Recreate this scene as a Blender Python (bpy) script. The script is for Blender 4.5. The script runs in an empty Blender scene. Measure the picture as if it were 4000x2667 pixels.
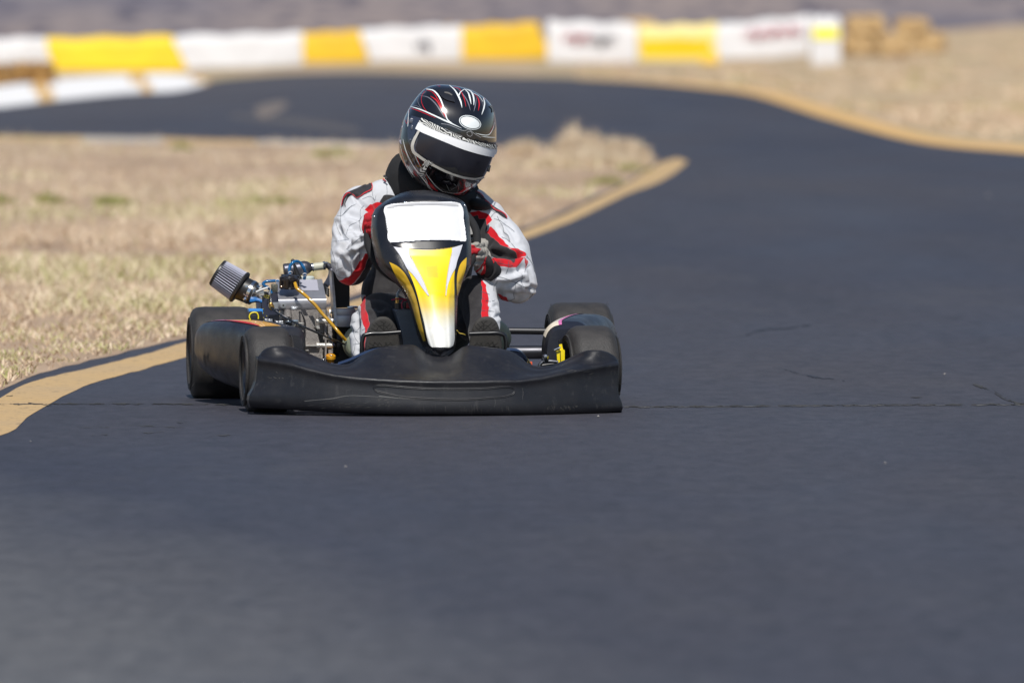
import bpy, bmesh, math, random
import numpy as np
from mathutils import Vector, Matrix, noise
from mathutils.bvhtree import BVHTree
random.seed(7); rng = np.random.default_rng(7)
PI = math.pi
sc = bpy.context.scene
col = sc.collection

# ------------------------------------------------------------------ camera model
F = 40000.0; HC = 1.31; HOR = 3.0; CX, CY = 2000.0, 1333.5
PITCH = math.atan((CY - HOR) / F)
RC = Matrix.Rotation(PI / 2 - PITCH, 3, 'X')
CAM = Vector((0, 0, HC))
def raydir(px, py):
    return RC @ Vector(((px - CX) / F, -(py - CY) / F, -1.0))
def G(px, py, z=0.0):
    """point of the ground seen at a photo coordinate"""
    d = raydir(px, py); t = (z - HC) / d.z
    return CAM + d * t
# frame of the kart: x to its right in the picture, y towards its rear, z up
KA = math.radians(6.2); KO = Vector((-0.262, 32.62, 0.0))
kc, ks = math.cos(KA), math.sin(KA)
def loc_ray(px, py):
    d = raydir(px, py); p = CAM - KO
    return (Vector((p.x * kc + p.y * ks, -p.x * ks + p.y * kc, p.z)),
            Vector((d.x * kc + d.y * ks, -d.x * ks + d.y * kc, d.z)))
def K(px, py, ly):
    o, d = loc_ray(px, py)
    return o + d * ((ly - o.y) / d.y)
def to_px(P):
    """numpy: local points -> photo coordinates"""
    P = np.asarray(P)
    X = P[:, 0] * kc - P[:, 1] * ks + KO.x
    Y = P[:, 0] * ks + P[:, 1] * kc + KO.y
    Z = P[:, 2] - HC
    Rt = np.array(RC.transposed())
    C = np.stack([X, Y, Z], 1) @ Rt.T
    return np.stack([CX + F * C[:, 0] / -C[:, 2], CY - F * C[:, 1] / -C[:, 2]], 1)

# ------------------------------------------------------------------ materials
MATS = {}
def mat(name, c, rough=0.5, metal=0.0, coat=0.0, spec=0.5, var=0.0, vscale=8.0, bump=0.0, bscale=200.0,
        c2=None, rvar=0.0, emit=None, stretch=(1, 1, 1), trans=0.0, sheen=0.0, detail=5.0):
    if name in MATS: return MATS[name]
    m = bpy.data.materials.new(name); m.use_nodes = True
    nt = m.node_tree; n = nt.nodes; L = nt.links
    b = n['Principled BSDF']
    b.inputs['Base Color'].default_value = (*c, 1); b.inputs['Roughness'].default_value = rough
    b.inputs['Metallic'].default_value = metal; b.inputs['Coat Weight'].default_value = coat
    b.inputs['Coat Roughness'].default_value = 0.05
    b.inputs['Specular IOR Level'].default_value = spec
    b.inputs['Transmission Weight'].default_value = trans
    b.inputs['Sheen Weight'].default_value = sheen
    if var or c2 or rvar or bump:
        tc = n.new('ShaderNodeTexCoord'); mp = n.new('ShaderNodeMapping'); mp.inputs['Scale'].default_value = stretch
        L.new(tc.outputs['Object'], mp.inputs['Vector'])
    if var or c2 or rvar:
        nz = n.new('ShaderNodeTexNoise'); nz.inputs['Scale'].default_value = vscale; nz.inputs['Detail'].default_value = detail
        nz.inputs['Roughness'].default_value = 0.65
        L.new(mp.outputs[0], nz.inputs['Vector'])
        rp = n.new('ShaderNodeMapRange'); rp.inputs['From Min'].default_value = 0.32; rp.inputs['From Max'].default_value = 0.72
        L.new(nz.outputs['Fac'], rp.inputs['Value'])
        mx = n.new('ShaderNodeMix'); mx.data_type = 'RGBA'
        cc = c2 if c2 else tuple(min(1, x * (1 + var)) for x in c)
        ca = c if c2 else tuple(x * (1 - var) for x in c)
        mx.inputs['A'].default_value = (*ca, 1); mx.inputs['B'].default_value = (*cc, 1)
        L.new(rp.outputs[0], mx.inputs['Factor']); L.new(mx.outputs['Result'], b.inputs['Base Color'])
        if rvar:
            r2 = n.new('ShaderNodeMapRange'); r2.inputs['To Min'].default_value = max(0, rough - rvar); r2.inputs['To Max'].default_value = min(1, rough + rvar)
            L.new(nz.outputs['Fac'], r2.inputs['Value']); L.new(r2.outputs[0], b.inputs['Roughness'])
    if bump:
        nb = n.new('ShaderNodeTexNoise'); nb.inputs['Scale'].default_value = bscale; nb.inputs['Detail'].default_value = 3
        L.new(mp.outputs[0], nb.inputs['Vector'])
        bp = n.new('ShaderNodeBump'); bp.inputs['Strength'].default_value = bump; bp.inputs['Distance'].default_value = 0.004
        L.new(nb.outputs['Fac'], bp.inputs['Height']); L.new(bp.outputs[0], b.inputs['Normal'])
    MATS[name] = m; return m

# ------------------------------------------------------------------ objects
def empty(name, loc=(0, 0, 0), rz=0.0, label=None, cat=None, group=None):
    o = bpy.data.objects.new(name, None); col.objects.link(o)
    o.location = loc; o.rotation_euler = (0, 0, rz); o.empty_display_size = 0.1
    o['off'] = (0.0, 0.0, 0.0)
    tag(o, label, cat, group)
    return o
def tag(o, label=None, cat=None, group=None, kind=None):
    if label: o['label'] = label
    if cat: o['category'] = cat
    if group: o['group'] = group
    if kind: o['kind'] = kind
    return o
def link_mesh(name, V, Fc, mats, parent=None, smooth=True, mi=None, off=None, autosmooth=None):
    me = bpy.data.meshes.new(name)
    if off is not None: V = [(v[0] - off[0], v[1] - off[1], v[2] - off[2]) for v in V]
    me.from_pydata([tuple(v) for v in V], [], [tuple(f) for f in Fc])
    if not isinstance(mats, (list, tuple)): mats = [mats]
    for m in mats: me.materials.append(m)
    if mi is not None: me.polygons.foreach_set('material_index', mi)
    me.polygons.foreach_set('use_smooth', [smooth] * len(me.polygons))
    me.update()
    if autosmooth: me.set_sharp_from_angle(angle=math.radians(autosmooth))
    o = bpy.data.objects.new(name, me); col.objects.link(o)
    if parent is not None: o.parent = parent
    return o

def catmull(P, n, closed=False):
    """resample a polyline smoothly into n points"""
    P = [Vector(p) for p in P]; m = len(P)
    segs = m if closed else m - 1
    dense = []
    for i in range(segs):
        if closed: p0, p1, p2, p3 = P[(i - 1) % m], P[i], P[(i + 1) % m], P[(i + 2) % m]
        else: p0, p1, p2, p3 = P[max(i - 1, 0)], P[i], P[i + 1], P[min(i + 2, m - 1)]
        # centripetal-like by Hermite with limited tangents
        d = (p2 - p1).length
        def tang(a, b, c):
            u, v = b - a, c - b
            lu, lv = max(u.length, 1e-9), max(v.length, 1e-9)
            return (u / lu * lv + v / lv * lu) / (lu + lv)
        t1 = tang(p0, p1, p2) if (i > 0 or closed) else (p2 - p1) / max(d, 1e-9)
        t2 = tang(p1, p2, p3) if (i < m - 2 or closed) else (p2 - p1) / max(d, 1e-9)
        for k in range(12):
            t = k / 12.0; a = t * t * t; b = t * t
            dense.append(p1 * (2 * a - 3 * b + 1) + t1 * d * (a - 2 * b + t) + p2 * (3 * b - 2 * a) + t2 * d * (a - b))
    dense.append(P[0].copy() if closed else P[-1].copy())
    return resample(dense, n, closed)
def resample(P, n, closed=False):
    P = [Vector(p) for p in P]
    L = [0.0]
    for a, b in zip(P, P[1:]): L.append(L[-1] + (b - a).length)
    tot = L[-1]; out = []; j = 0
    for k in range(n):
        s = tot * k / (n if closed else n - 1)
        while j < len(P) - 2 and L[j + 1] < s: j += 1
        d = L[j + 1] - L[j]
        out.append(P[j].lerp(P[j + 1], 0 if d < 1e-12 else min(1, max(0, (s - L[j]) / d))))
    return out
def interp(x, T):
    """piecewise linear table [(x, v)...]"""
    if x <= T[0][0]: return T[0][1]
    for (a, va), (b, vb) in zip(T, T[1:]):
        if x <= b: return va + (vb - va) * ((x - a) / (b - a) if b > a else 0)
    return T[-1][1]
def smoothstep(a, b, x):
    t = min(1, max(0, (x - a) / (b - a))); return t * t * (3 - 2 * t)

class MB:
    """collects shapes and links them as one mesh object"""
    def __init__(s): s.V = []; s.F = []; s.M = []; s.m = 0
    def add(s, V, Fc, m=None):
        o = len(s.V); s.V += [Vector(v) for v in V]; s.F += [tuple(i + o for i in f) for f in Fc]
        s.M += [s.m if m is None else m] * len(Fc); return s
    def grid(s, R, closed_u=False, closed_v=False, m=None, flip=False):
        nu, nv = len(R), len(R[0]); V = [p for r in R for p in r]; Fc = []
        for i in range(nu if closed_u else nu - 1):
            for j in range(nv if closed_v else nv - 1):
                a = i * nv + j; b = i * nv + (j + 1) % nv; c = ((i + 1) % nu) * nv + (j + 1) % nv; d = ((i + 1) % nu) * nv + j
                Fc.append((a, d, c, b) if flip else (a, b, c, d))
        return s.add(V, Fc, m)
    def box(s, c, size, rot=None, m=None, bev=0.0):
        hx, hy, hz = size[0] / 2, size[1] / 2, size[2] / 2
        bm = bmesh.new(); bmesh.ops.create_cube(bm, size=1)
        for v in bm.verts: v.co = Vector((v.co.x * size[0], v.co.y * size[1], v.co.z * size[2]))
        if bev > 0: bmesh.ops.bevel(bm, geom=bm.edges[:], offset=bev, segments=2, affect='EDGES', profile=0.6)
        c = Vector(c); V = [(rot @ v.co if rot else v.co) + c for v in bm.verts]
        bm.verts.index_update(); Fc = [tuple(v.index for v in f.verts) for f in bm.faces]; bm.free()
        return s.add(V, Fc, m)
    def prism(s, pts, dy, m=None, axis=Vector((0, 1, 0))):
        """closed polygon of 3D points pushed along the axis"""
        n = len(pts); V = [Vector(p) for p in pts] + [Vector(p) + axis * dy for p in pts]
        Fc = [tuple(range(n)), tuple(range(2 * n - 1, n - 1, -1))] + [(i, i + n, (i + 1) % n + n, (i + 1) % n) for i in range(n)]
        return s.add(V, Fc, m)
    def ring(s, c, ax, r, n=24, up=None, sx=1.0):
        ax = Vector(ax).normalized()
        u = ax.cross(Vector((0, 0, 1)) if abs(ax.z) < 0.9 else Vector((0, 1, 0))).normalized() if up is None else Vector(up)
        v = ax.cross(u).normalized(); c = Vector(c)
        return [c + u * (math.cos(2 * PI * k / n) * r * sx) + v * (math.sin(2 * PI * k / n) * r) for k in range(n)]
    def lathe(s, p0, p1, prof, n=32, m=None, caps=True, gear=None):
        """prof = [(t along p0-p1 in metres or fraction, radius)]"""
        p0, p1 = Vector(p0), Vector(p1); ax = (p1 - p0); R = []
        for t, r in prof: R.append(s.ring(p0 + ax * t, ax, max(r, 1e-5), n))
        if gear:
            cnt, amp = gear
            for r, (t, rad) in zip(R, prof):
                c = p0 + ax * t
                for k in range(n): r[k] = c + (r[k] - c) * (1 + amp * math.cos(2 * PI * k * cnt / n))
        s.grid(R, closed_v=True, m=m)
        if caps:
            o = len(s.V) - len(R) * n
            s.F.append(tuple(o + k for k in range(n))[::-1]); s.M.append(s.m if m is None else m)
            o2 = len(s.V) - n
            s.F.append(tuple(o2 + k for k in range(n))); s.M.append(s.m if m is None else m)
        return s
    def cyl(s, p0, p1, r0, r1=None, n=20, m=None):
        return s.lathe(p0, p1, [(0, r0), (1, r0 if r1 is None else r1)], n, m)
    def tube(s, path, r, n=10, seg=None, closed=False, m=None):
        P = catmull(path, seg or max(8, len(path) * 6), closed) if (len(path) > 2) else [Vector(p) for p in path]
        cnt = len(P); R = []; up = None
        for i, p in enumerate(P):
            a = P[(i - 1) % cnt] if closed else P[max(i - 1, 0)]; b = P[(i + 1) % cnt] if closed else P[min(i + 1, cnt - 1)]
            ax = (b - a).normalized()
            if up is None: up = ax.cross(Vector((0, 0, 1)) if abs(ax.z) < 0.9 else Vector((0, 1, 0))).normalized()
            up = (up - ax * up.dot(ax)).normalized(); v = ax.cross(up)
            rr = r(i / max(cnt - 1, 1)) if callable(r) else r
            R.append([p + up * (math.cos(2 * PI * k / n) * rr) + v * (math.sin(2 * PI * k / n) * rr) for k in range(n)])
        s.grid(R, closed_u=closed, closed_v=True, m=m)
        if not closed:
            o = len(s.V) - cnt * n
            s.F.append(tuple(o + k for k in range(n))[::-1]); s.M.append(s.m if m is None else m)
            s.F.append(tuple(len(s.V) - n + k for k in range(n))); s.M.append(s.m if m is None else m)
        return s
    def ball(s, c, r, nu=16, nv=12, m=None, rot=None):
        c = Vector(c); r = (r, r, r) if not hasattr(r, '__len__') else r; V = []; Fc = []
        V.append(Vector((0, 0, r[2])))
        for i in range(1, nv):
            t = PI * i / nv
            for j in range(nu):
                f = 2 * PI * j / nu; V.append(Vector((r[0] * math.sin(t) * math.cos(f), r[1] * math.sin(t) * math.sin(f), r[2] * math.cos(t))))
        V.append(Vector((0, 0, -r[2])))
        for j in range(nu): Fc.append((0, 1 + j, 1 + (j + 1) % nu))
        for i in range(nv - 2):
            for j in range(nu): a = 1 + i * nu; Fc.append((a + j, a + nu + j, a + nu + (j + 1) % nu, a + (j + 1) % nu))
        a = 1 + (nv - 2) * nu
        for j in range(nu): Fc.append((a + j, len(V) - 1, a + (j + 1) % nu))
        V = [(rot @ v if rot else v) + c for v in V]
        return s.add(V, Fc, m)
    def capsule(s, a, b, ra, rb, n=20):
        """a closed tapered capsule, for voxel joining"""
        a, b = Vector(a), Vector(b)
        s.ball(a, ra, n, 12); s.ball(b, rb, n, 12)
        if (b - a).length > 1e-4: s.cyl(a, b, ra * 0.995, rb * 0.995, n)
        return s
    def build(s, name, mats, parent=None, smooth=True, auto=35):
        off = None; q = parent
        while q is not None and off is None: off = q.get('off'); q = q.parent
        o = link_mesh(name, s.V, s.F, mats, parent, smooth, s.M, tuple(off) if off is not None else None, auto)
        return o

def fused(name, mb, voxel, mats, parent, smooth_it=6, post=None):
    """join overlapping closed shapes into one continuous skin"""
    o = mb.build(name + '_raw', mats, None, auto=None)
    md = o.modifiers.new('r', 'REMESH'); md.mode = 'VOXEL'; md.voxel_size = voxel; md.use_smooth_shade = True
    if smooth_it:
        sm = o.modifiers.new('s', 'SMOOTH'); sm.factor = 0.5; sm.iterations = smooth_it
    dg = bpy.context.evaluated_depsgraph_get(); dg.update()
    me = bpy.data.meshes.new_from_object(o.evaluated_get(dg))
    old = o.data; bpy.data.objects.remove(o); bpy.data.meshes.remove(old)
    n = len(me.vertices); co = np.empty(n * 3); me.vertices.foreach_get('co', co); co = co.reshape(-1, 3)
    me.update(); no = np.empty(n * 3); me.vertices.foreach_get('normal', no); no = no.reshape(-1, 3)
    if post: co = post(me, co, no)
    off = parent['off'] if parent is not None and 'off' in parent.keys() else (0, 0, 0)
    full = co.copy()
    co = co - np.array(tuple(off)); me.vertices.foreach_set('co', co.ravel()); me.update()
    me.name = name
    if not isinstance(mats, (list, tuple)): mats = [mats]
    me.materials.clear()
    for m in mats: me.materials.append(m)
    me.polygons.foreach_set('use_smooth', [True] * len(me.polygons))
    o = bpy.data.objects.new(name, me); col.objects.link(o); o.parent = parent
    pol = [tuple(p.vertices) for p in me.polygons]
    bvh = BVHTree.FromPolygons([tuple(v) for v in full], pol)
    return o, bvh

def sdf_poly(P, poly):
    """numpy signed distance (negative inside) of 2D points to a polygon"""
    P = np.asarray(P, float); Q = np.asarray(poly, float); n = len(Q)
    d = np.full(len(P), 1e18); ins = np.zeros(len(P), bool)
    for i in range(n):
        a = Q[i]; b = Q[(i + 1) % n]; e = b - a; w = P - a
        t = np.clip((w @ e) / max(e @ e, 1e-9), 0, 1); q = w - t[:, None] * e
        d = np.minimum(d, (q * q).sum(1))
        c = ((a[1] <= P[:, 1]) != (b[1] <= P[:, 1]))
        with np.errstate(divide='ignore', invalid='ignore'):
            xx = a[0] + (P[:, 1] - a[1]) / (b[1] - a[1] if b[1] != a[1] else 1e-9) * (b[0] - a[0])
        ins ^= c & (P[:, 0] < xx)
    d = np.sqrt(d); d[ins] *= -1
    return d
def bvh_of(o, off=(0, 0, 0)):
    me = o.data; off = Vector(off)
    return BVHTree.FromPolygons([tuple(v.co + off) for v in me.vertices], [tuple(p.vertices) for p in me.polygons])
def hit(bvh, px, py, off=0.0005):
    o, d = loc_ray(px, py); d = d.normalized()
    h = bvh.ray_cast(o, d)
    if h[0] is None: return None
    nn = h[1] if h[1].dot(d) < 0 else -h[1]
    return h[0] + nn * off
def strip(name, A, B, bvh, mats, parent, off=0.0006, na=24, nb=8, smooth=True, mb=None, m=None, curve=True):
    """a sticker or trim lying on a surface between two outlines"""
    f = catmull if curve else resample
    A = f([Vector((*a, 0)) for a in A], na); B = f([Vector((*b, 0)) for b in B], na)
    M = mb or MB(); R = []
    for a, b in zip(A, B):
        row = []
        for k in range(nb + 1):
            q = a.lerp(b, k / nb); row.append(hit(bvh, q.x, q.y, off))
        R.append(row)
    idx = {}; V = []; Fc = []
    for i, r in enumerate(R):
        for j, p in enumerate(r):
            if p is not None: idx[i, j] = len(V); V.append(p)
    for i in range(len(R) - 1):
        for j in range(nb):
            q = [(i, j), (i, j + 1), (i + 1, j + 1), (i + 1, j)]
            if all(t in idx for t in q):
                pts = [V[idx[t]] for t in q]
                if max((pts[0] - pts[2]).length, (pts[1] - pts[3]).length) < 0.08: Fc.append(tuple(idx[t] for t in q))
    M.add(V, Fc, m)
    if mb is None: return M.build(name, mats, parent, auto=None)
def poly_decal(name, poly, bvh, m, parent, off=.0012, step=2.6):
    xs = [p[0] for p in poly]; ys = [p[1] for p in poly]
    nx = int((max(xs) - min(xs)) / step) + 2; ny = int((max(ys) - min(ys)) / step) + 2
    pts = [(min(xs) + i * step, min(ys) + j * step) for j in range(ny) for i in range(nx)]
    d = sdf_poly(pts, poly); V = []; idx = {}; Fc = []
    for k, p in enumerate(pts):
        if d[k] < 1.0:
            h = hit(bvh, p[0], p[1], off)
            if h: idx[k] = len(V); V.append(h)
    for j in range(ny - 1):
        for i in range(nx - 1):
            a = j * nx + i; q = (a, a + 1, a + nx + 1, a + nx); g = [t for t in q if t in idx]
            if len(g) >= 3: Fc.append(tuple(idx[t] for t in g))
    mb = MB(); mb.add(V, Fc); return mb.build(name, m, parent, auto=None)
def stroke(pts, w, bvh, mb, m=0, off=0.0006, n=None, closed=False):
    """a painted line of varying width (w = list of widths in photo units)"""
    if not hasattr(w, '__len__'): w = [w, w]
    L = sum(math.dist(a, b) for a, b in zip(pts, pts[1:]))
    n = n or max(6, int(L / 7))
    P = catmull([Vector((*p, 0)) for p in pts], n, closed); V = []; Fc = []; prev = None
    if closed: P = P + [P[0]]
    for i, p in enumerate(P):
        a = P[max(i - 1, 0)]; b = P[min(i + 1, len(P) - 1)]; t = (b - a)
        if closed and i in (0, len(P) - 1): t = P[1] - P[-2]
        if t.length < 1e-6: continue
        t.normalize(); nn = Vector((-t.y, t.x, 0)); s = i / (len(P) - 1)
        x = s * (len(w) - 1); k = min(int(x), len(w) - 2); ww = w[k] + (w[k + 1] - w[k]) * (x - k)
        tri = [hit(bvh, (p + nn * (ww / 2) * q).x, (p + nn * (ww / 2) * q).y, off) for q in (-1, 0, 1)]
        if any(x is None for x in tri): prev = None; continue
        o = len(V); V += tri
        if prev is not None and (V[prev + 1] - V[o + 1]).length < 0.05:
            Fc += [(prev, prev + 1, o + 1, o), (prev + 1, prev + 2, o + 2, o + 1)]
        prev = o
    mb.add(V, Fc, m)
def chain(pts, ly=None):
    """photo points + depth -> local points"""
    return [K(p[0], p[1], p[2] if len(p) > 2 else ly) for p in pts]
def Z(ox, oy, s):
    return lambda *ps: [(ox + p[0] * s, oy + p[1] * s) for p in ps]
ZH = Z(1500, 300, .3189); ZE = Z(1050, 980, .1914); ZA = Z(800, 1000, .1914); Z2 = Z(700, 950, .4656)
Z3 = Z(1300, 950, .4656); Z4 = Z(1800, 1100, .37); Z5 = Z(1250, 650, .3827); Z6 = Z(1800, 720, .3382)
Z8 = Z(1380, 1080, .2041); ZB = Z(1050, 1180, .1658); ZG = Z(1780, 740, .2551)
SKY = 0.088; SUNP = 4.6; EXPO = 0.0; FSTOP = 5.6
# ------------------------------------------------------------------ setting
def asphalt():
    m = bpy.data.materials.new('asphalt'); m.use_nodes = True; nt = m.node_tree; n = nt.nodes; L = nt.links
    b = n['Principled BSDF']; tc = n.new('ShaderNodeTexCoord')
    def nz(scale, st=(1, 1, 1), det=6, rough=.6, rot=0):
        mp = n.new('ShaderNodeMapping'); mp.inputs['Scale'].default_value = st; mp.inputs['Rotation'].default_value = (0, 0, rot)
        L.new(tc.outputs['Object'], mp.inputs['Vector'])
        x = n.new('ShaderNodeTexNoise'); x.inputs['Scale'].default_value = scale; x.inputs['Detail'].default_value = det; x.inputs['Roughness'].default_value = rough
        L.new(mp.outputs[0], x.inputs['Vector']); return x.outputs['Fac']
    def mr(v, a, c, d, e):
        r = n.new('ShaderNodeMapRange'); r.inputs['From Min'].default_value = a; r.inputs['From Max'].default_value = c
        r.inputs['To Min'].default_value = d; r.inputs['To Max'].default_value = e; L.new(v, r.inputs['Value']); return r.outputs[0]
    def mix(f, a, c, bt='MIX'):
        x = n.new('ShaderNodeMix'); x.data_type = 'RGBA'; x.blend_type = bt
        if isinstance(f, float): x.inputs['Factor'].default_value = f
        else: L.new(f, x.inputs['Factor'])
        for s, v in (('A', a), ('B', c)):
            if isinstance(v, tuple): x.inputs[s].default_value = (*v, 1)
            else: L.new(v, x.inputs[s])
        return x.outputs['Result']
    base = mix(mr(nz(.5, (1, .12, 1), rot=.25), .35, .65, 0, 1), A_DARK, A_LITE)
    base = mix(mr(nz(.16, (1, .25, 1)), .35, .62, 0, .75), base, A_WARM)
    # tyre-worn streaks running with the track
    base = mix(mr(nz(2.2, (1, .05, 1), 4, .5, .35), .55, .75, 0, .32), base, A_STREAK)
    # pale dust collected along the inside of the bend, nearest the camera
    sx = n.new('ShaderNodeSeparateXYZ'); L.new(tc.outputs['Object'], sx.inputs[0])
    ad = n.new('ShaderNodeMath'); ad.operation = 'MULTIPLY_ADD'; L.new(sx.outputs['Y'], ad.inputs[0]); ad.inputs[1].default_value = .203
    L.new(sx.outputs['X'], ad.inputs[2])
    nn = n.new('ShaderNodeMath'); nn.operation = 'MULTIPLY_ADD'; L.new(nz(1.2, (1, .4, 1)), nn.inputs[0]); nn.inputs[1].default_value = .9; L.new(ad.outputs[0], nn.inputs[2])
    base = mix(mr(nn.outputs[0], 4.95, 3.7, 0, .9), base, A_DUST)
    # the far straight is paler and dustier on its left side
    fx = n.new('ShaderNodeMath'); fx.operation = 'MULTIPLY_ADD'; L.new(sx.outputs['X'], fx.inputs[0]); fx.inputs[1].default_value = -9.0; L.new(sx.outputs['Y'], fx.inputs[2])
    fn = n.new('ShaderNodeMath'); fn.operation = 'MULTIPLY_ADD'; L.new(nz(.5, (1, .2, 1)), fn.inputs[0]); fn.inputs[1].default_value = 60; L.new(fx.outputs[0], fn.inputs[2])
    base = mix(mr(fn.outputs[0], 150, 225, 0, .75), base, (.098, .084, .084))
    # stone chips
    vo = n.new('ShaderNodeTexVoronoi'); vo.inputs['Scale'].default_value = 110; L.new(tc.outputs['Object'], vo.inputs['Vector'])
    gr = nz(260, det=2)
    base = mix(mr(gr, .5, .72, 0, .75), base, A_CHIP)
    base = mix(mr(gr, .45, .28, 0, .85), base, (.008, .008, .011))
    base = mix(mr(nz(3.2, (1, .3, 1), 9, .75), .56, .72, 0, .65), base, (.018, .019, .028))
    base = mix(mr(nz(1.4, (1, .22, 1), 9, .7, -.3), .55, .72, 0, .5), base, (.080, .075, .080))
    base = mix(mr(nz(14, (1, .35, 1), 10, .8), .40, .62, .50, 0), base, (.010, .011, .015))
    L.new(base, b.inputs['Base Color'])
    L.new(mr(nz(.8, (1, .15, 1)), .3, .7, .52, .74), b.inputs['Roughness'])
    b.inputs['Specular IOR Level'].default_value = .5
    bp = n.new('ShaderNodeBump'); bp.inputs['Strength'].default_value = .35; bp.inputs['Distance'].default_value = .004
    L.new(vo.outputs['Distance'], bp.inputs['Height']); L.new(bp.outputs[0], b.inputs['Normal'])
    return m
A_DARK = (.021, .0245, .048); A_LITE = (.047, .0465, .066); A_WARM = (.064, .056, .062); A_STREAK = (.015, .017, .026)
A_DUST = (.150, .145, .142); A_CHIP = (.085, .085, .095)
M_ASPH = asphalt()
def flat(name, pts, z, m, parent=None, kind='structure', label=None, cat=None, jitter=0, n=None):
    bm = bmesh.new(); vs = [bm.verts.new((p[0], p[1], z)) for p in pts]
    f = bm.faces.new(vs); bmesh.ops.triangulate(bm, faces=[f])
    bmesh.ops.recalc_face_normals(bm, faces=bm.faces[:])
    if sum(f.normal.z for f in bm.faces) < 0: bmesh.ops.reverse_faces(bm, faces=bm.faces[:])
    me = bpy.data.meshes.new(name); bm.to_mesh(me); bm.free(); me.materials.append(m)
    o = bpy.data.objects.new(name, me); col.objects.link(o)
    if parent: o.parent = parent
    tag(o, label, cat, kind=kind if not parent else None)
    return o
def gp(pts, z=0): return [G(x, y, z) for x, y in pts]

M_EARTH = mat('dry_earth', (.50, .355, .235), .95, c2=(.33, .275, .16), vscale=.75, stretch=(1, .10, 1), bump=.6, bscale=14, spec=.2, detail=9)
M_ISLE = mat('straw_ground', (.47, .345, .24), .95, c2=(.27, .19, .13), vscale=1.1, stretch=(1, .3, 1), bump=.8, bscale=18, spec=.15, detail=10)
# whole ground sheet, out to the foot of the hill
link_mesh('ground', [(-400, -60, 0), (400, -60, 0), (400, 345, 0), (-400, 345, 0)], [(0, 1, 2, 3)], M_EARTH, smooth=False)['kind'] = 'structure'

TR_UP = [(-900, 440), (0, 414), (400, 372), (700, 340), (815, 318), (1000, 298), (2000, 299), (2400, 311), (2700, 335), (2891, 359), (3231, 461), (3571, 550), (4000, 592), (4700, 640)]
up = [tuple(v)[:2] for v in catmull([Vector((*p, 0)) for p in TR_UP], 70)]
TR = [tuple(v) for v in gp(up)]
TR += [(9.5, 45, 0), (9.0, 28, 0), (9, -30, 0), (-30, -30, 0), (-30, 20, 0), (-12, 60, 0), (-30, 130, 0)]
flat('track', TR, .004, M_ASPH)

IS_LO = [(-1500, 2667), (-900, 2100), (-300, 1680), (0, 1528), (159, 1466), (319, 1421), (518, 1371), (717, 1328), (1000, 1262), (1376, 1165), (1700, 1045), (2041, 894), (2200, 828), (2296, 782), (2466, 697), (2548, 652)]
IS_TIP = [(2575, 624), (2530, 604)]
IS_HI = [(2400, 592), (2000, 577), (1500, 562), (800, 547), (0, 536), (-1500, 522)]
isle_px = [tuple(v)[:2] for v in catmull([Vector((*p, 0)) for p in IS_LO], 90)]
isle_px = [(x + random.uniform(-9, 9), y + random.uniform(-3.5, 3.5)) for x, y in isle_px] + IS_TIP + [tuple(v)[:2] for v in catmull([Vector((*p, 0)) for p in IS_HI], 30)]
isle = gp(isle_px) + [Vector((-30, 85, 0)), Vector((-30, 20, 0))]
flat('grass_verge', isle, .0048, M_ISLE)

# worn ochre edge lines
def paint(name, c, c2, wear=.45):
    m = bpy.data.materials.new(name); m.use_nodes = True; nt = m.node_tree; n = nt.nodes; L = nt.links
    b = n['Principled BSDF']; b.inputs['Roughness'].default_value = .75; tc = n.new('ShaderNodeTexCoord')
    mpw = n.new('ShaderNodeMapping'); mpw.inputs['Scale'].default_value = (1, .45, 1); L.new(tc.outputs['Object'], mpw.inputs['Vector'])
    a = n.new('ShaderNodeTexNoise'); a.inputs['Scale'].default_value = 26; a.inputs['Detail'].default_value = 12; a.inputs['Roughness'].default_value = .82
    L.new(mpw.outputs[0], a.inputs['Vector'])
    r = n.new('ShaderNodeMapRange'); r.inputs['From Min'].default_value = wear + .08; r.inputs['From Max'].default_value = wear + .24; L.new(a.outputs['Fac'], r.inputs['Value'])
    a2 = n.new('ShaderNodeTexNoise'); a2.inputs['Scale'].default_value = 1.5; a2.inputs['Detail'].default_value = 6; L.new(tc.outputs['Object'], a2.inputs['Vector'])
    x = n.new('ShaderNodeMix'); x.data_type = 'RGBA'; x.inputs['A'].default_value = (*c, 1); x.inputs['B'].default_value = (*c2, 1); L.new(a2.outputs['Fac'], x.inputs['Factor'])
    y = n.new('ShaderNodeMix'); y.data_type = 'RGBA'; L.new(x.outputs['Result'], y.inputs['A']); y.inputs['B'].default_value = (.10, .085, .07, 1); L.new(r.outputs[0], y.inputs['Factor'])
    L.new(y.outputs['Result'], b.inputs['Base Color'])
    return m
M_LINE = paint('worn_ochre_paint', (.56, .36, .14), (.42, .30, .17))
M_LINEW = paint('worn_white_paint', (.60, .56, .50), (.45, .38, .30), .40)
def band(name, hi, lo, z, m, n=80, jit=0.0, rag=0.0):
    A = catmull([Vector((*p, 0)) for p in hi], n); B = catmull([Vector((*p, 0)) for p in lo], n); V = []; Fc = []
    for a, b in zip(A, B):
        j = rag * noise.noise(Vector((a.x * .021, 3, 0))) * 7; k = rag * noise.noise(Vector((b.x * .019, 9, 0))) * 7
        V += [G(a.x, a.y + j, z), G(b.x, b.y + k, z)]
    for i in range(n - 1): Fc.append((2 * i, 2 * i + 1, 2 * i + 3, 2 * i + 2))
    o = link_mesh(name, V, Fc, m, smooth=False); o['kind'] = 'structure'; return o
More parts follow.
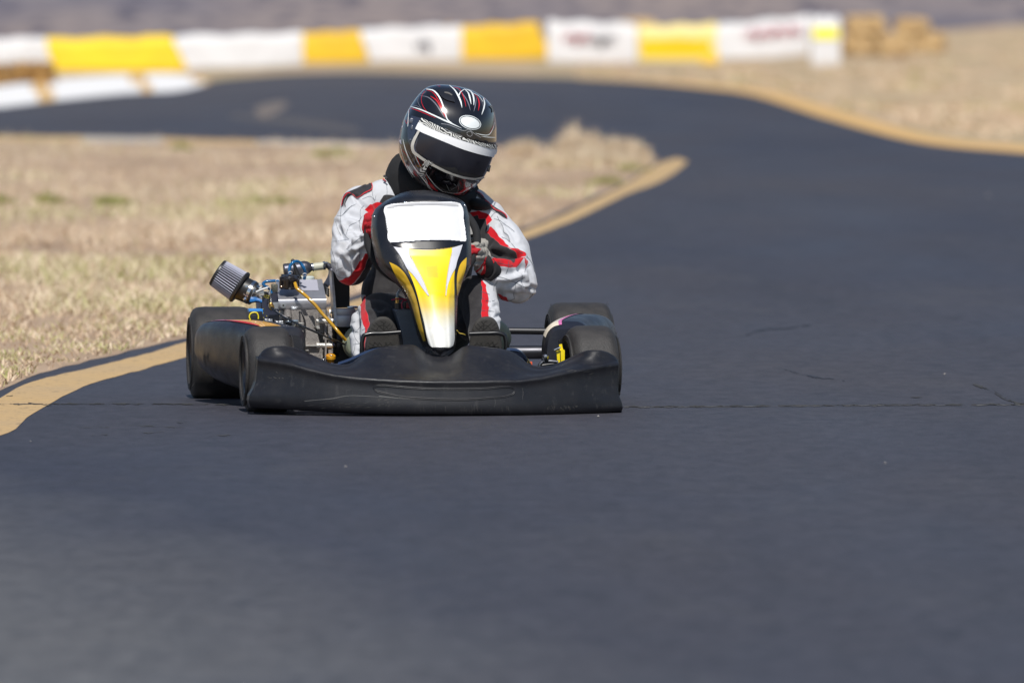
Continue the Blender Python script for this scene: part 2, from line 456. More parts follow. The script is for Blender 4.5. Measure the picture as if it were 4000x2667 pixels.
band('edge_line', [(-1300, 2600), (-300, 1730), (0, 1554), (80, 1508), (159, 1480), (319, 1444), (398, 1424), (558, 1385), (717, 1338), (1000, 1272), (1376, 1176), (1700, 1054), (2041, 903), (2200, 838), (2296, 791), (2466, 706), (2545, 655), (2585, 632), (2645, 618)],
     [(-1100, 2667), (-300, 1850), (0, 1700), (48, 1683), (112, 1624), (183, 1584), (231, 1556), (319, 1512), (400, 1484), (478, 1464), (717, 1397), (1000, 1322), (1376, 1212), (1700, 1090), (2041, 937), (2200, 878), (2296, 834), (2466, 752), (2560, 718), (2640, 672), (2688, 630)], .0052, M_LINE, 140, rag=.55)
band('edge_line', [(2250, 303), (2500, 312), (2750, 328), (2976, 351), (3316, 444), (3656, 534), (4000, 570), (4600, 610)],
     [(2250, 307), (2500, 321), (2750, 345), (2891, 362), (3231, 464), (3571, 553), (4000, 598), (4600, 642)], .0052, paint('ochre_paint_dusty', (.64, .38, .12), (.56, .36, .15), .52), 70)
band('edge_line', [(-400, 528), (0, 531), (300, 533), (320, 533)], [(-400, 549), (0, 552), (300, 555), (320, 555)], .0062, M_LINE, 14)
band('edge_line', [(322, 533), (500, 536), (640, 538)], [(322, 556), (500, 560), (640, 562)], .0062, M_LINEW, 14)
band('edge_line', [(642, 538), (800, 544), (1000, 548)], [(642, 562), (800, 566), (1000, 566)], .0062, M_LINE, 14)
band('edge_line', [(1002, 548), (1250, 554), (1540, 561)], [(1002, 562), (1250, 568), (1540, 572)], .0062, M_LINEW, 14)
# pale scuff of dirt dragged across the far straight
band('dirt_scuff', [(990, 425), (1050, 405), (1110, 400), (1125, 408)], [(1015, 462), (1060, 452), (1110, 425), (1128, 412)], .0055, mat('dragged_dirt', (.17, .135, .11), .95, c2=(.12, .105, .10), vscale=1.2), 16)
band('dirt_scuff', [(900, 445), (1150, 462), (1400, 500)], [(900, 462), (1150, 492), (1400, 522)], .0050, mat('thin_dirt', (.055, .053, .062), .95, c2=(.085, .075, .072), vscale=.8), 16)
# the transverse joint in the asphalt and its branches
M_CRACK = mat('crack_shadow', (.018, .017, .016), .95, c2=(.05, .048, .046), vscale=6)
M_CRACKL = mat('crumbled_edge', (.13, .125, .12), .95, c2=(.05, .05, .05), vscale=60)
def crack(pts, w, z=.0060, m=None, seed=0, n=None):
    L = sum(math.dist(a, b) for a, b in zip(pts, pts[1:])); n = n or int(L / 6)
    P = catmull([Vector((*p, 0)) for p in pts], n); mb = MB(); V = []; Fc = []
    for i, p in enumerate(P):
        q = Vector((p.x * .035, seed, 0)); d = noise.noise(q * 1.0) * 3.2 + noise.noise(q * 4) * 1.6
        ww = w * max(0.02, .38 + 1.3 * noise.noise(Vector((p.x * .02, seed + 5, 1))) + .7 * noise.noise(Vector((p.x * .13, seed, 7))))
        V += [G(p.x, p.y + d - ww / 2, z), G(p.x, p.y + d + ww / 2, z)]
        if i: Fc.append((2 * i - 2, 2 * i - 1, 2 * i + 1, 2 * i))
    o = link_mesh('crack', V, Fc, m or M_CRACK, smooth=False); o['kind'] = 'structure'
crack([(-300, 1583), (0, 1578), (400, 1576), (900, 1578), (1500, 1586), (2100, 1588), (2440, 1587), (2900, 1584), (3400, 1580), (3950, 1577), (4300, 1570)], 5.5, seed=1)
crack([(2440, 1590), (2900, 1587), (3400, 1583), (3950, 1580), (4300, 1574)], 4.0, .0056, M_CRACKL, seed=3)
crack([(3800, 1500), (3860, 1520), (3910, 1550), (3960, 1570), (4050, 1580)], 9, seed=4)
crack([(3860, 1495), (3890, 1530), (3950, 1562)], 5, seed=5)
M_SCUF = mat('rubber_scuff', (.024, .025, .034), .6)
crack([(3060, 1440), (3150, 1465), (3300, 1484)], 5, seed=6, m=M_SCUF)
crack([(2915, 1307), (2960, 1290), (3060, 1282), (3165, 1268)], 8, seed=8, m=M_SCUF)
crack([(3555, 1551), (3602, 1550)], 3, seed=9, n=8)

M_SCR = mat('scraped_asphalt', (.075, .075, .078), .9, c2=(.035, .036, .042), vscale=30)
for i, q_ in enumerate(([(505, 1658), (600, 1664), (735, 1669)], [(300, 1667), (380, 1668), (430, 1667)], [(560, 1690), (640, 1684)], [(350, 1700), (420, 1694)], [(820, 1700), (900, 1697)])): crack(q_, 3.2, .0058, M_SCR, seed=40 + i)
for i, q_ in enumerate(([(110, 1572), (150, 1578), (200, 1581)], [(25, 1546), (50, 1543)], [(118, 1533), (134, 1535)], [(690, 1648), (730, 1650)])): crack(q_, 4, .0066, seed=60 + i, n=10)
# ------------------------------------------------------------------ far hillside
def hill_mat():
    m = bpy.data.materials.new('scrub_hillside'); m.use_nodes = True; nt = m.node_tree; n = nt.nodes; L = nt.links
    b = n['Principled BSDF']; b.inputs['Roughness'].default_value = 1; b.inputs['Specular IOR Level'].default_value = .1
    tc = n.new('ShaderNodeTexCoord')
    def nz(s, st, d=6):
        mp = n.new('ShaderNodeMapping'); mp.inputs['Scale'].default_value = st; L.new(tc.outputs['Object'], mp.inputs['Vector'])
        a = n.new('ShaderNodeTexNoise'); a.inputs['Scale'].default_value = s; a.inputs['Detail'].default_value = d; L.new(mp.outputs[0], a.inputs['Vector']); return a.outputs['Fac']
    def mixc(f, lo, hi, A, B):
        r = n.new('ShaderNodeMapRange'); r.inputs['From Min'].default_value = lo; r.inputs['From Max'].default_value = hi; L.new(f, r.inputs['Value'])
        x = n.new('ShaderNodeMix'); x.data_type = 'RGBA'; L.new(r.outputs[0], x.inputs['Factor'])
        for s, v in (('A', A), ('B', B)):
            if isinstance(v, tuple): x.inputs[s].default_value = (*v, 1)
            else: L.new(v, x.inputs[s])
        return x.outputs['Result']
    c = mixc(nz(.22, (1, .5, 2.5)), .38, .62, (.205, .180, .185), (.140, .130, .155))
    c = mixc(nz(.06, (1, .6, 1)), .40, .62, c, (.25, .205, .19))
    c = mixc(nz(1.1, (1, .5, 3)), .52, .66, c, (.085, .080, .105))
    L.new(c, b.inputs['Base Color']); return m
V = []; Fc = []; nx, ny = 60, 40
for j in range(ny):
    y = 340 + 560 * (j / (ny - 1)) ** 1.4
    for i in range(nx):
        x = -420 + 840 * i / (nx - 1)
        V.append((x, y, -.3 + (y - 340) * .13 + 3 * smoothstep(345, 420, y) * noise.noise(Vector((x * .02, y * .012, 0)))))
for j in range(ny - 1):
    for i in range(nx - 1): a = j * nx + i; Fc.append((a, a + 1, a + 1 + nx, a + nx))
link_mesh('hill', V, Fc, hill_mat())['kind'] = 'structure'
# low grassy rise on the right in front of the hill
V = []; Fc = []; nx, ny = 40, 14
for j in range(ny):
    for i in range(nx):
        x = -6 + 34 * i / (nx - 1); y = 195 + 130 * j / (ny - 1)
        e = smoothstep(8.5, 17, x) * smoothstep(200, 300, y)
        V.append((x, y, .01 + e * .55 + .04 * noise.noise(Vector((x * .6, y * .1, 0))) * smoothstep(195, 215, y)))
for j in range(ny - 1):
    for i in range(nx - 1): a = j * nx + i; Fc.append((a, a + 1, a + 1 + nx, a + nx))
link_mesh('grass_bank', V, Fc, M_EARTH)['kind'] = 'structure'

# ------------------------------------------------------------------ barrier blocks
M_BW = mat('barrier_white', (.70, .69, .69), .6, c2=(.56, .54, .53), vscale=1.6, detail=8)
M_BY = mat('barrier_yellow', (.86, .60, .002), .6, c2=(.74, .47, .002), vscale=1.3)
M_BY2 = mat('barrier_ochre_yellow', (.76, .48, .002), .6, c2=(.58, .32, .002), vscale=.9)
M_BYP = mat('barrier_faded_yellow', (.80, .66, .22), .6, c2=(.75, .62, .30), vscale=1.3)
M_INKR = mat('faded_red_ink', (.38, .02, .05), .7); M_INKD = mat('faded_dark_ink', (.04, .03, .06), .7); M_INKG = mat('faded_grey_ink', (.42, .42, .46), .7)
def barrier(x0, y0, x1, y1, t0, t1, kind, label, edge0=(0, 0, 0), edge1=(0, 0, 0), marks=None, depth=.42):
    """water-filled block: foot, waist and sloped shoulders, ends shaped as in the photo"""
    dm = (G(x0, y0).y + G(x1, y1).y) / 2
    def at(x, y):
        r = raydir(x, y); return CAM + r * (dm / r.y)
    a, b = at(x0, y0), at(x1, y1); u = (b - a).normalized(); w = Vector((-u.y, u.x, 0))
    if w.y < 0: w = -w
    if kind == 'y': a = a - w * .03; b = b - w * .03
    edge0 = tuple(2.0 * e for e in edge0); edge1 = tuple(2.0 * e for e in edge1)
    h0 = (y0 - t0) * a.y / F; h1 = (y1 - t1) * b.y / F
    root = empty('barrier_block', (a + b) / 2, 0, label, 'barrier', 'painted barrier blocks along the far bend')
    c = (a + b) / 2; mb = MB(); R = []; ns = 15
    prof = [(0, 0), (-.02, .10), (.03, .30), (.05, .60), (.07, .86), (.13, .97), (.24, 1.0)]
    prof2 = prof + [(depth - x, z) for x, z in prof[::-1]]
    for i in range(ns):
        s = i / (ns - 1); p = a.lerp(b, s); hh = h0 + (h1 - h0) * s; row = []
        hh *= 1 + .03 * math.sin(i * 1.1 + x0) + .015 * math.sin(i * 2.7 + x0 * 3)
        for k, (d, z) in enumerate(prof2):
            e = 0
            zz = z
            if i == 0: e = interp(zz, [(0, edge0[0]), (.5, edge0[1]), (1, edge0[2])])
            if i == ns - 1: e = interp(zz, [(0, edge1[0]), (.5, edge1[1]), (1, edge1[2])])
            row.append(p + u * e + w * d + Vector((0, 0, z * hh)) - c)
        R.append(row)
    mb.grid(R); n = len(prof2)
    mb.add(R[0], [tuple(range(n))]); mb.add(R[-1], [tuple(range(n))[::-1]])
    mb.build('body', M_BY if (kind == 'y' and x0 < 1000) else M_BY2 if kind == 'y' else M_BYP if kind == 'p' else M_BW, root, auto=50)
    if kind == 'p':
        m2 = MB(); q = []
        for s, z in ((.04, .12), (.94, .12), (.92, .62), (.5, .66), (.02, .60)):
            p = a.lerp(b, s); q.append(p + w * .0 + Vector((0, 0, z * h0)) - c - w * .022)
        m2.prism(q, .01, axis=w); m2.build('painted_panel', M_BY, root)
    for (s0, s1, z, hgt, mm) in (marks or []):
        m2 = MB(); k = 0
        cnt = max(2, int((s1 - s0) * (b - a).length / .10))
        for i in range(cnt):
            s = s0 + (s1 - s0) * (i + .5) / cnt; p = a.lerp(b, s); wd = .10
            h = hgt * 1.5 * (.8 + .25 * math.sin(i * 3.3)); zz = z + .05 * math.sin(i * 2.2)
            for kx, kz, sx, szz in ((-.03, 0, .026, h), (.03, 0, .026, h * .8), (0, h * .35, .08, .05), (0, -h * .3, .08, .045)):
                if (i * 7 + int(kx * 100)) % 4 == 0: continue
                q = p + u * kx - w * .030 + Vector((0, 0, zz + kz)) - c
                m2.prism([q + u * dx + Vector((0, 0, dz)) for dx, dz in ((-sx / 2, -szz / 2), (sx / 2, -szz / 2), (sx / 2, szz / 2), (-sx / 2, szz / 2))], .03, axis=w)
        m2.build('lettering', mm, root, smooth=False)
    return root
barrier(-420, 283, 200, 280, 152, 148, 'w', 'white barrier block at the left frame edge, behind the straw bale', edge1=(.15, .05, 0))
barrier(222, 282, 712, 281, 150, 138, 'y', 'longest and brightest yellow barrier block, left of all others', edge0=(0, -.08, -.10), edge1=(.05, -.02, -.12))
barrier(722, 282, 1182, 257, 138, 127, 'w', 'plain white barrier block without marks, between the two leftmost yellow blocks', edge0=(0, -.05, -.15))
barrier(1190, 250, 1428, 244, 128, 118, 'y', 'short orange-yellow barrier block left of the helmet', edge0=(0, -.06, -.1), edge1=(.02, 0, -.15))
barrier(1430, 244, 1803, 241, 112, 99, 'w', 'white barrier block with one small dark smudge of lettering', edge0=(.05, 0, -.1), marks=[(.52, .68, .34, .16, M_INKD)])
barrier(1812, 240, 2130, 232, 102, 84, 'y', 'orange-yellow barrier block with a darker right half, above the helmet', edge0=(0, -.25, -.2), edge1=(.08, 0, -.12))
barrier(2138, 247, 2488, 247, 80, 92, 'w', 'white barrier block with red and dark blurred lettering', marks=[(.18, .48, .52, .14, M_INKR), (.46, .76, .47, .15, M_INKD)])
barrier(2494, 241, 2800, 243, 102, 92, 'p', 'pale faded yellow barrier block with a bright yellow lower panel')
barrier(2738, 252, 2806, 252, 200, 200, 'y', 'tiny bright yellow block low at the foot of the long white one')
barrier(2776, 250, 3160, 216, 98, 62, 'w', 'long white barrier block with faint pink lettering near the right end', marks=[(.35, .93, .58, .13, mat('pale_pink_ink', (.50, .08, .14), .7))])
e_ = barrier(3168, 264, 3282, 264, 62, 68, 'w', 'upright white end block with a single yellow band round it', depth=.6)
mb = MB(); a, b = G(3176, 264), G(3276, 264); c = Vector(e_.location)
for z0, z1 in ((.56, .78),):
    mb.prism([a + Vector((0, .03, z0)) - c, b + Vector((0, .03, z0)) - c, b + Vector((0, .05, z1)) - c, a + Vector((0, .05, z1)) - c], .01)
mb.build('yellow_band', mat('bright_band', (.90, .80, .01), .5), e_)

# ------------------------------------------------------------------ kerb at far left
M_KW = mat('kerb_white', (.90, .88, .86), .6, c2=(.78, .75, .71), vscale=1.2); M_KO = mat('kerb_orange', (.70, .42, .13), .65, c2=(.62, .45, .25), vscale=2)
hi = catmull([Vector((*p, 0)) for p in [(-500, 380), (0, 340), (94, 327), (255, 310), (510, 294), (720, 296), (815, 318)]], 60)
lo = catmull([Vector((*p, 0)) for p in [(-500, 470), (0, 421), (255, 391), (510, 366), (720, 353), (815, 328)]], 60)
V = []; Fc = []; mi = []
for i, (a, b) in enumerate(zip(hi, lo)):
    pa, pb = G(a.x, a.y), G(b.x, b.y)
    V += [pa + Vector((0, .1, .0)), pa + Vector((0, 0, .012)), pb.lerp(pa, .4) + Vector((0, 0, .022)), pb + Vector((0, 0, .008)), pb]
    if i:
        o = 5 * i; s = i / 60
        for k in range(4):
            Fc.append((o - 5 + k, o + k, o + k + 1, o - 4 + k))
            e = s - .028 * k; mi.append(1 if (.05 < e < .12 or .44 < e < .49 or .73 < e < .775 or e > .915) else 0)
ko = link_mesh('kerb', V, Fc, [M_KW, M_KO], mi=mi, smooth=False); ko['kind'] = 'structure'

# ------------------------------------------------------------------ straw bales
M_STRAW = mat('straw', (.42, .24, .075), .95, c2=(.25, .135, .05), vscale=7, bump=1.0, bscale=60, stretch=(1, 1, 3), detail=10)
M_STRAW2 = mat('pale_straw', (.62, .44, .22), .95, c2=(.42, .28, .15), vscale=3.5, bump=1.0, bscale=40, detail=10)
M_TWINE = mat('twine', (.55, .35, .10), .8)
def bale(px0, px1, py_base, py_top, label, m, depth=.5, z0=None, rz=0.0, seed=0):
    a = G((px0 + px1) / 2, py_base); W = (px1 - px0) * a.y / F; Hh = (py_base - py_top) * a.y / F
    root = empty('straw_bale', (a.x, a.y + depth / 2, z0 or 0), rz, label, 'straw bale', 'straw bales beside the track')
    bm = bmesh.new(); bmesh.ops.create_cube(bm, size=1); bmesh.ops.subdivide_edges(bm, edges=bm.edges[:], cuts=14, use_grid_fill=True)
    for v in bm.verts:
        p = Vector((v.co.x, v.co.y, v.co.z)); q = p.normalized() * .62
        p = p.lerp(q, .34); p = Vector((p.x * W, p.y * depth, p.z * Hh))
        d = noise.noise(p * 6 + Vector((seed, 0, 0))) * .11 + noise.noise(p * 22 + Vector((seed, 0, 0))) * .04
        p += v.co.normalized() * d
        v.co = (p.x, p.y, max(0.0, p.z + Hh / 2))
    mb = MB(); bm.verts.index_update(); mb.add([v.co.copy() for v in bm.verts], [tuple(v.index for v in f.verts) for f in bm.faces]); bm.free()
    # loose stalks poking out
    for _ in range(500):
        s = Vector((random.uniform(-.5, .5) * W, random.choice((-.5, -.5, .5)) * depth * .96, random.uniform(.02, 1) * Hh)) if random.random() < .6 else Vector((random.uniform(-.5, .5) * W, random.uniform(-.5, .5) * depth, Hh * .96))
        d = Vector((random.uniform(-1, 1), random.uniform(-1, .3), random.uniform(-.3, 1))).normalized() * random.uniform(.05, .2); t = d.cross(Vector((0, 0, 1))).normalized() * .006
        mb.add([s - t, s + t, s + d], [(0, 1, 2)])
    mb.build('straw_bundle', m, root, auto=None)
    for s in (-.25, .25):
        t = MB(); x = s * W; r = [(x, -depth / 2 - .012, .02), (x, -depth / 2 - .012, Hh * .93), (x, -depth * .4, Hh + .012), (x, depth * .4, Hh + .012), (x, depth / 2 + .012, Hh * .9), (x, depth / 2 + .012, .02)]
        t.tube(r, .008, 6); t.build('twine', M_TWINE, root)
    return root
bale(-230, 20, 335, 256, 'dark brown straw bale cut by the left frame edge', M_STRAW, seed=1)
bale(24, 212, 329, 252, 'brown straw bale beside the end of the white kerb', M_STRAW, seed=2)
bale(3296, 3420, 222, 140, 'bottom left bale of the heap right of the end block', M_STRAW2, seed=3)
bale(3424, 3560, 226, 140, 'bottom middle bale of the heap right of the end block', M_STRAW2, seed=4)
bale(3564, 3690, 218, 132, 'bottom right bale at the outer end of the heap', M_STRAW2, seed=5, rz=.15)
bale(3310, 3450, 222, 148, 'golden bale on top of the heap, left one', M_STRAW2, z0=.47, seed=6)
bale(3500, 3625, 222, 160, 'browner bale on top of the heap, right one', M_STRAW2, z0=.48, seed=7, rz=-.1)
bale(2430, 2560, 196, 84, 'small straw bale peeping above the pale yellow block', M_STRAW2, seed=8)

# ------------------------------------------------------------------ grass
def blade_mat(name, cols):
    m = bpy.data.materials.new(name); m.use_nodes = True; nt = m.node_tree; n = nt.nodes; L = nt.links
    b = n['Principled BSDF']; b.inputs['Roughness'].default_value = .8; b.inputs['Specular IOR Level'].default_value = .2
    a = n.new('ShaderNodeAttribute'); a.attribute_name = 'tone'; r = n.new('ShaderNodeValToRGB'); r.color_ramp.interpolation = 'LINEAR'
    el = r.color_ramp.elements
    while len(el) < len(cols): el.new(.5)
    for i, c in enumerate(cols): el[i].position = i / (len(cols) - 1); el[i].color = (*c, 1)
    L.new(a.outputs['Fac'], r.inputs['Fac']); L.new(r.outputs['Color'], b.inputs['Base Color'])
    return m
def blades(name, P, Hh, tone, m, wid=.004, lean=.5, seed=1, off=(0, 0, 0)):
    """two-segment curved blades rooted at P"""
    r = np.random.default_rng(seed); n = len(P); ang = r.uniform(0, 2 * PI, n); ln = r.uniform(.1, lean, n) * Hh
    fa = r.uniform(0, 2 * PI, n); w = wid * r.uniform(.6, 1.5, n)
    d = np.stack([np.cos(ang), np.sin(ang)], 1); t = np.stack([np.cos(fa), np.sin(fa)], 1)
    P = P - np.array(off)
    V = np.zeros((n, 5, 3)); V[:, 0] = P; V[:, 1] = P; V[:, 0, :2] -= t * w[:, None] / 2; V[:, 1, :2] += t * w[:, None] / 2
    mid = P.copy(); mid[:, :2] += d * ln[:, None] * .35; mid[:, 2] += Hh * .6
    V[:, 2] = mid; V[:, 3] = mid; V[:, 2, :2] += t * w[:, None] * .4; V[:, 3, :2] -= t * w[:, None] * .4
    top = P.copy(); top[:, :2] += d * ln[:, None]; top[:, 2] += Hh; V[:, 4] = top
    me = bpy.data.meshes.new(name); me.vertices.add(n * 5); me.vertices.foreach_set('co', V.ravel())
    b = np.arange(n)[:, None] * 5
    quads = (b + np.array([0, 1, 2, 3])); tris = (b + np.array([3, 2, 4]))
    me.loops.add(n * 7); me.polygons.add(n * 2)
    loops = np.concatenate([quads, tris], 1).ravel(); me.loops.foreach_set('vertex_index', loops)
    ls = (np.arange(n)[:, None] * 7 + np.array([0, 4])).ravel(); me.polygons.foreach_set('loop_start', ls)
    me.polygons.foreach_set('loop_total', np.tile([4, 3], n))
    me.materials.append(m); me.update(calc_edges=True)
    at = me.attributes.new('tone', 'FLOAT', 'POINT'); at.data.foreach_set('value', np.repeat(tone, 5).astype(np.float32))
    o = bpy.data.objects.new(name, me); col.objects.link(o); return o
M_BLADE = blade_mat('dry_blades', [(.30, .20, .13), (.50, .355, .235), (.63, .48, .335), (.74, .62, .46), (.44, .40, .18), (.24, .30, .07)])
M_BLADEG = blade_mat('green_blades', [(.42, .36, .18), (.30, .30, .09), (.22, .25, .06), (.50, .44, .22)])
def px_in(pxy, poly): return sdf_poly(pxy, poly) < 0
isle_np = np.array(isle_px + [(-6000, 522), (-6000, 2667)])
def scatter(n, x0, x1, y0, y1, seed, pw=1.0):
    r = np.random.default_rng(seed)
    q = np.stack([r.uniform(x0, x1, n), y0 + (y1 - y0) * r.uniform(0, 1, n) ** pw], 1)
    q = q[px_in(q, isle_np)]
    th = (CY - q[:, 1]) / F; th = PITCH - np.arctan(th)          # angle below the horizon
    d = HC / np.tan(th); P = np.stack([(q[:, 0] - CX) / F * d, d, np.full(len(q), .012)], 1)
    return q, P
def fbm(P, s, k=0):
    return np.array([noise.noise(Vector((p[0] * s, p[1] * s * .35, k))) for p in P])
q, P = scatter(165000, -900, 2650, 535, 1700, 3, .8)
q_, P_ = scatter(60000, -4200, -900, 535, 1900, 8, .8); q = np.concatenate([q, q_]); P = np.concatenate([P, P_])
f1 = fbm(P, .9, 1); f2 = fbm(P, 3.5, 4); f0 = fbm(P, .3, 9); r_ = np.random.default_rng(5)
near = np.clip((q[:, 1] - 1180) / 250, 0, 1)          # greener, sparser strip beside the track
tone = np.clip(.40 + .45 * f1 + .30 * f2 + .35 * f0 + r_.normal(0, .13, len(P)), 0, .66)
gsel = (r_.uniform(0, 1, len(P)) < .04 + .50 * near * (f2 > -.1) + .30 * (f0 + .6 * f1 > .28) + .12 * (f1 < -.32) + .10 * (f0 > .3)); tone[gsel] = r_.uniform(.72, .92, gsel.sum())
Hh = (.022 + .055 * np.clip(f1 + .35, 0, 1.1) ** 1.3) * r_.uniform(.4, 1.8, len(P)) * (1 - .45 * near)
keep = r_.uniform(0, 1, len(P)) < np.clip(.55 + 1.1 * f2 + .8 * f1 + .6 * f0, .12, 1)
P, Hh, tone = P[keep], Hh[keep], tone[keep]; tone = np.where(tone < .7, np.clip(tone - .06 * (f0[keep] < 0), 0, .66), tone)
o = blades('dry_grass', P, Hh, tone, M_BLADE, .0050, 2.2, 2); o['kind'] = 'stuff'
tag(o, 'short dry straw-coloured grass covering the inside of the bend', 'grass')

# the field beyond the outside of the bend
FIELD = np.array([(2250, 296), (2500, 305), (2750, 320), (2976, 342), (3316, 434), (3656, 524), (4000, 562), (4700, 600), (4700, 150), (3700, 200), (3320, 262), (2900, 262), (2250, 256)])
r2 = np.random.default_rng(21); n = 70000
q2 = np.stack([r2.uniform(2250, 4700, n), 150 + 450 * r2.uniform(0, 1, n)], 1); q2 = q2[sdf_poly(q2, FIELD) < 0]
d2 = HC / np.tan(PITCH - np.arctan((CY - q2[:, 1]) / F)); P2 = np.stack([(q2[:, 0] - CX) / F * d2, d2, np.zeros(len(q2))], 1)
g1 = np.array([noise.noise(Vector((p[0] * .9, p[1] * .07, 2))) for p in P2]); g2 = np.array([noise.noise(Vector((p[0] * 3, p[1] * .3, 5))) for p in P2])
kp = r2.uniform(0, 1, len(P2)) < np.clip(.35 + 1.6 * g1 + .8 * g2, .03, 1); P2, g1, g2 = P2[kp], g1[kp], g2[kp]
P2[:, 2] = np.array([.01 + smoothstep(8.5, 17, p[0]) * smoothstep(200, 300, p[1]) * .55 for p in P2])
t2 = np.clip(.36 + .25 * g2 + r2.normal(0, .08, len(P2)), 0, .66); gs = r2.uniform(0, 1, len(P2)) < np.clip(.05 + .7 * (g1 - .15), 0, .4); t2[gs] = r2.uniform(.72, .9, gs.sum())
o = blades('field_grass', P2, (.03 + .09 * np.clip(g1 + .3, 0, 1)) * r2.uniform(.5, 1.5, len(P2)), t2, M_BLADE, .02, 1.5, 22); o['kind'] = 'stuff'
tag(o, 'mottled dry and olive grass on the field outside the bend at right', 'grass')
def clump(name, pxs, nb, hgt, m, label, cat, tlo, thi, wid, seed, group, lean=.7, sx=1.0):
    """one tuft: blades fanned out of a small patch of ground"""
    x0, x1, yb = pxs; a = G((x0 + x1) / 2, yb); rw = (x1 - x0) / 2 * a.y / F
    r = np.random.default_rng(seed); th = r.uniform(0, 2 * PI, nb); rr = np.sqrt(r.uniform(0, 1, nb))
    nc = max(5, int((x1 - x0) / 16)); cth = r.uniform(0, 2 * PI, nc); crr = np.sqrt(r.uniform(0, 1, nc)); chh = r.uniform(.35, 1.15, nc) * (1 - .35 * crr ** 2)
    ci = r.integers(0, nc, nb); cr = .07 + .10 * rw
    P = np.stack([a.x + np.cos(cth[ci]) * crr[ci] * rw + np.cos(th) * rr * cr, a.y + np.sin(cth[ci]) * crr[ci] * max(rw, .5) * 1.2 + np.sin(th) * rr * cr, np.full(nb, .008)], 1)
    Hb = hgt * chh[ci] * r.uniform(.45, 1.1, nb) * (1 - .5 * rr ** 2)
    o = blades(name, P, np.clip(Hb, .02, None), r.uniform(tlo, thi, nb), m, wid, lean, seed, off=tuple(a))
    o.location = a; tag(o, label, cat, group); return o
GR1 = 'tall dry grass tufts at the tip of the verge'
clump('grass_tuft', (2010, 2090, 612), 900, .22, M_BLADE, 'smallest tall dry tuft, just right of the helmet', 'grass tuft', .3, .7, .012, 11, GR1)
clump('grass_tuft', (2150, 2350, 622), 3200, .31, M_BLADE, 'tallest and widest dry straw tuft at the tip of the verge', 'grass tuft', .3, .68, .012, 12, GR1)
clump('grass_tuft', (2330, 2500, 622), 2200, .29, M_BLADE, 'dry straw tuft at the right end, next to the tip of the ochre line', 'grass tuft', .3, .68, .012, 13, GR1)
clump('grass_tuft', (2080, 2500, 650), 4200, .19, M_BLADE, 'low pale matted tuft in front of the tall ones', 'grass tuft', .45, .68, .012, 14, GR1)
GR2 = 'green weed patches in the dry grass'
for i, (x0, x1, yb, nb, h, lab) in enumerate([
        (1245, 1370, 615, 1000, .11, 'bright green weed patch near the far edge of the verge, left of the helmet'),
        (160, 235, 795, 300, .09, 'small olive weed patch, second from the left frame edge'),
        (405, 490, 805, 420, .09, 'small dark green weed patch right of the olive one'),
        (870, 1140, 800, 1100, .08, 'widest grey-green weed patch, left of the shoulder'),
        (-30, 30, 800, 200, .10, 'weed patch cut by the left frame edge'),
        (690, 745, 588, 400, .08, 'little brown-green weed at the far painted line'),
        (2445, 2510, 668, 300, .08, 'light green sprig beside the tip of the ochre line'),
        (2320, 2400, 722, 400, .07, 'green patch between the tufts and the ochre line')]):
    clump('weed_patch', (x0, x1, yb), nb, h, M_BLADEG, lab, 'weeds', 0, 1, .010, 30 + i, GR2, 1.0)

# small loose stones on the asphalt
M_STONE = mat('pale_stone', (.42, .40, .38), .9, c2=(.28, .24, .20), vscale=80)
def stone(px, py, r, label, seed):
    a = G(px, py, .006); mb = MB(); r *= .72; mb.ball((0, 0, r * .55), (r, r * .8, r * .6), 10, 7)
    for v in mb.V: v += v.normalized() * noise.noise(v * (1.6 / r) + Vector((seed, 0, 0))) * r * .35
    o = mb.build('pebble', M_STONE, None); o.location = a; tag(o, label, 'pebble', 'pebbles on the asphalt')
stone(2337, 1628, .0055, 'white pebble just in front of the right end of the bumper', 1)
for i, (x, y, r, lab) in enumerate([
        (1350, 1823, .004, 'pale pebble in front of the kart, level with the nose'), (3690, 1462, .005, 'small round pebble far right behind the joint'),
        (3458, 1809, .004, 'grey pebble alone in the right foreground'), (120, 1724, .003, 'tiny pebble below the ochre line at left'),
        (3860, 767, .012, 'whitish stone high on the far right asphalt')]): stone(x, y, r, lab, i + 5)
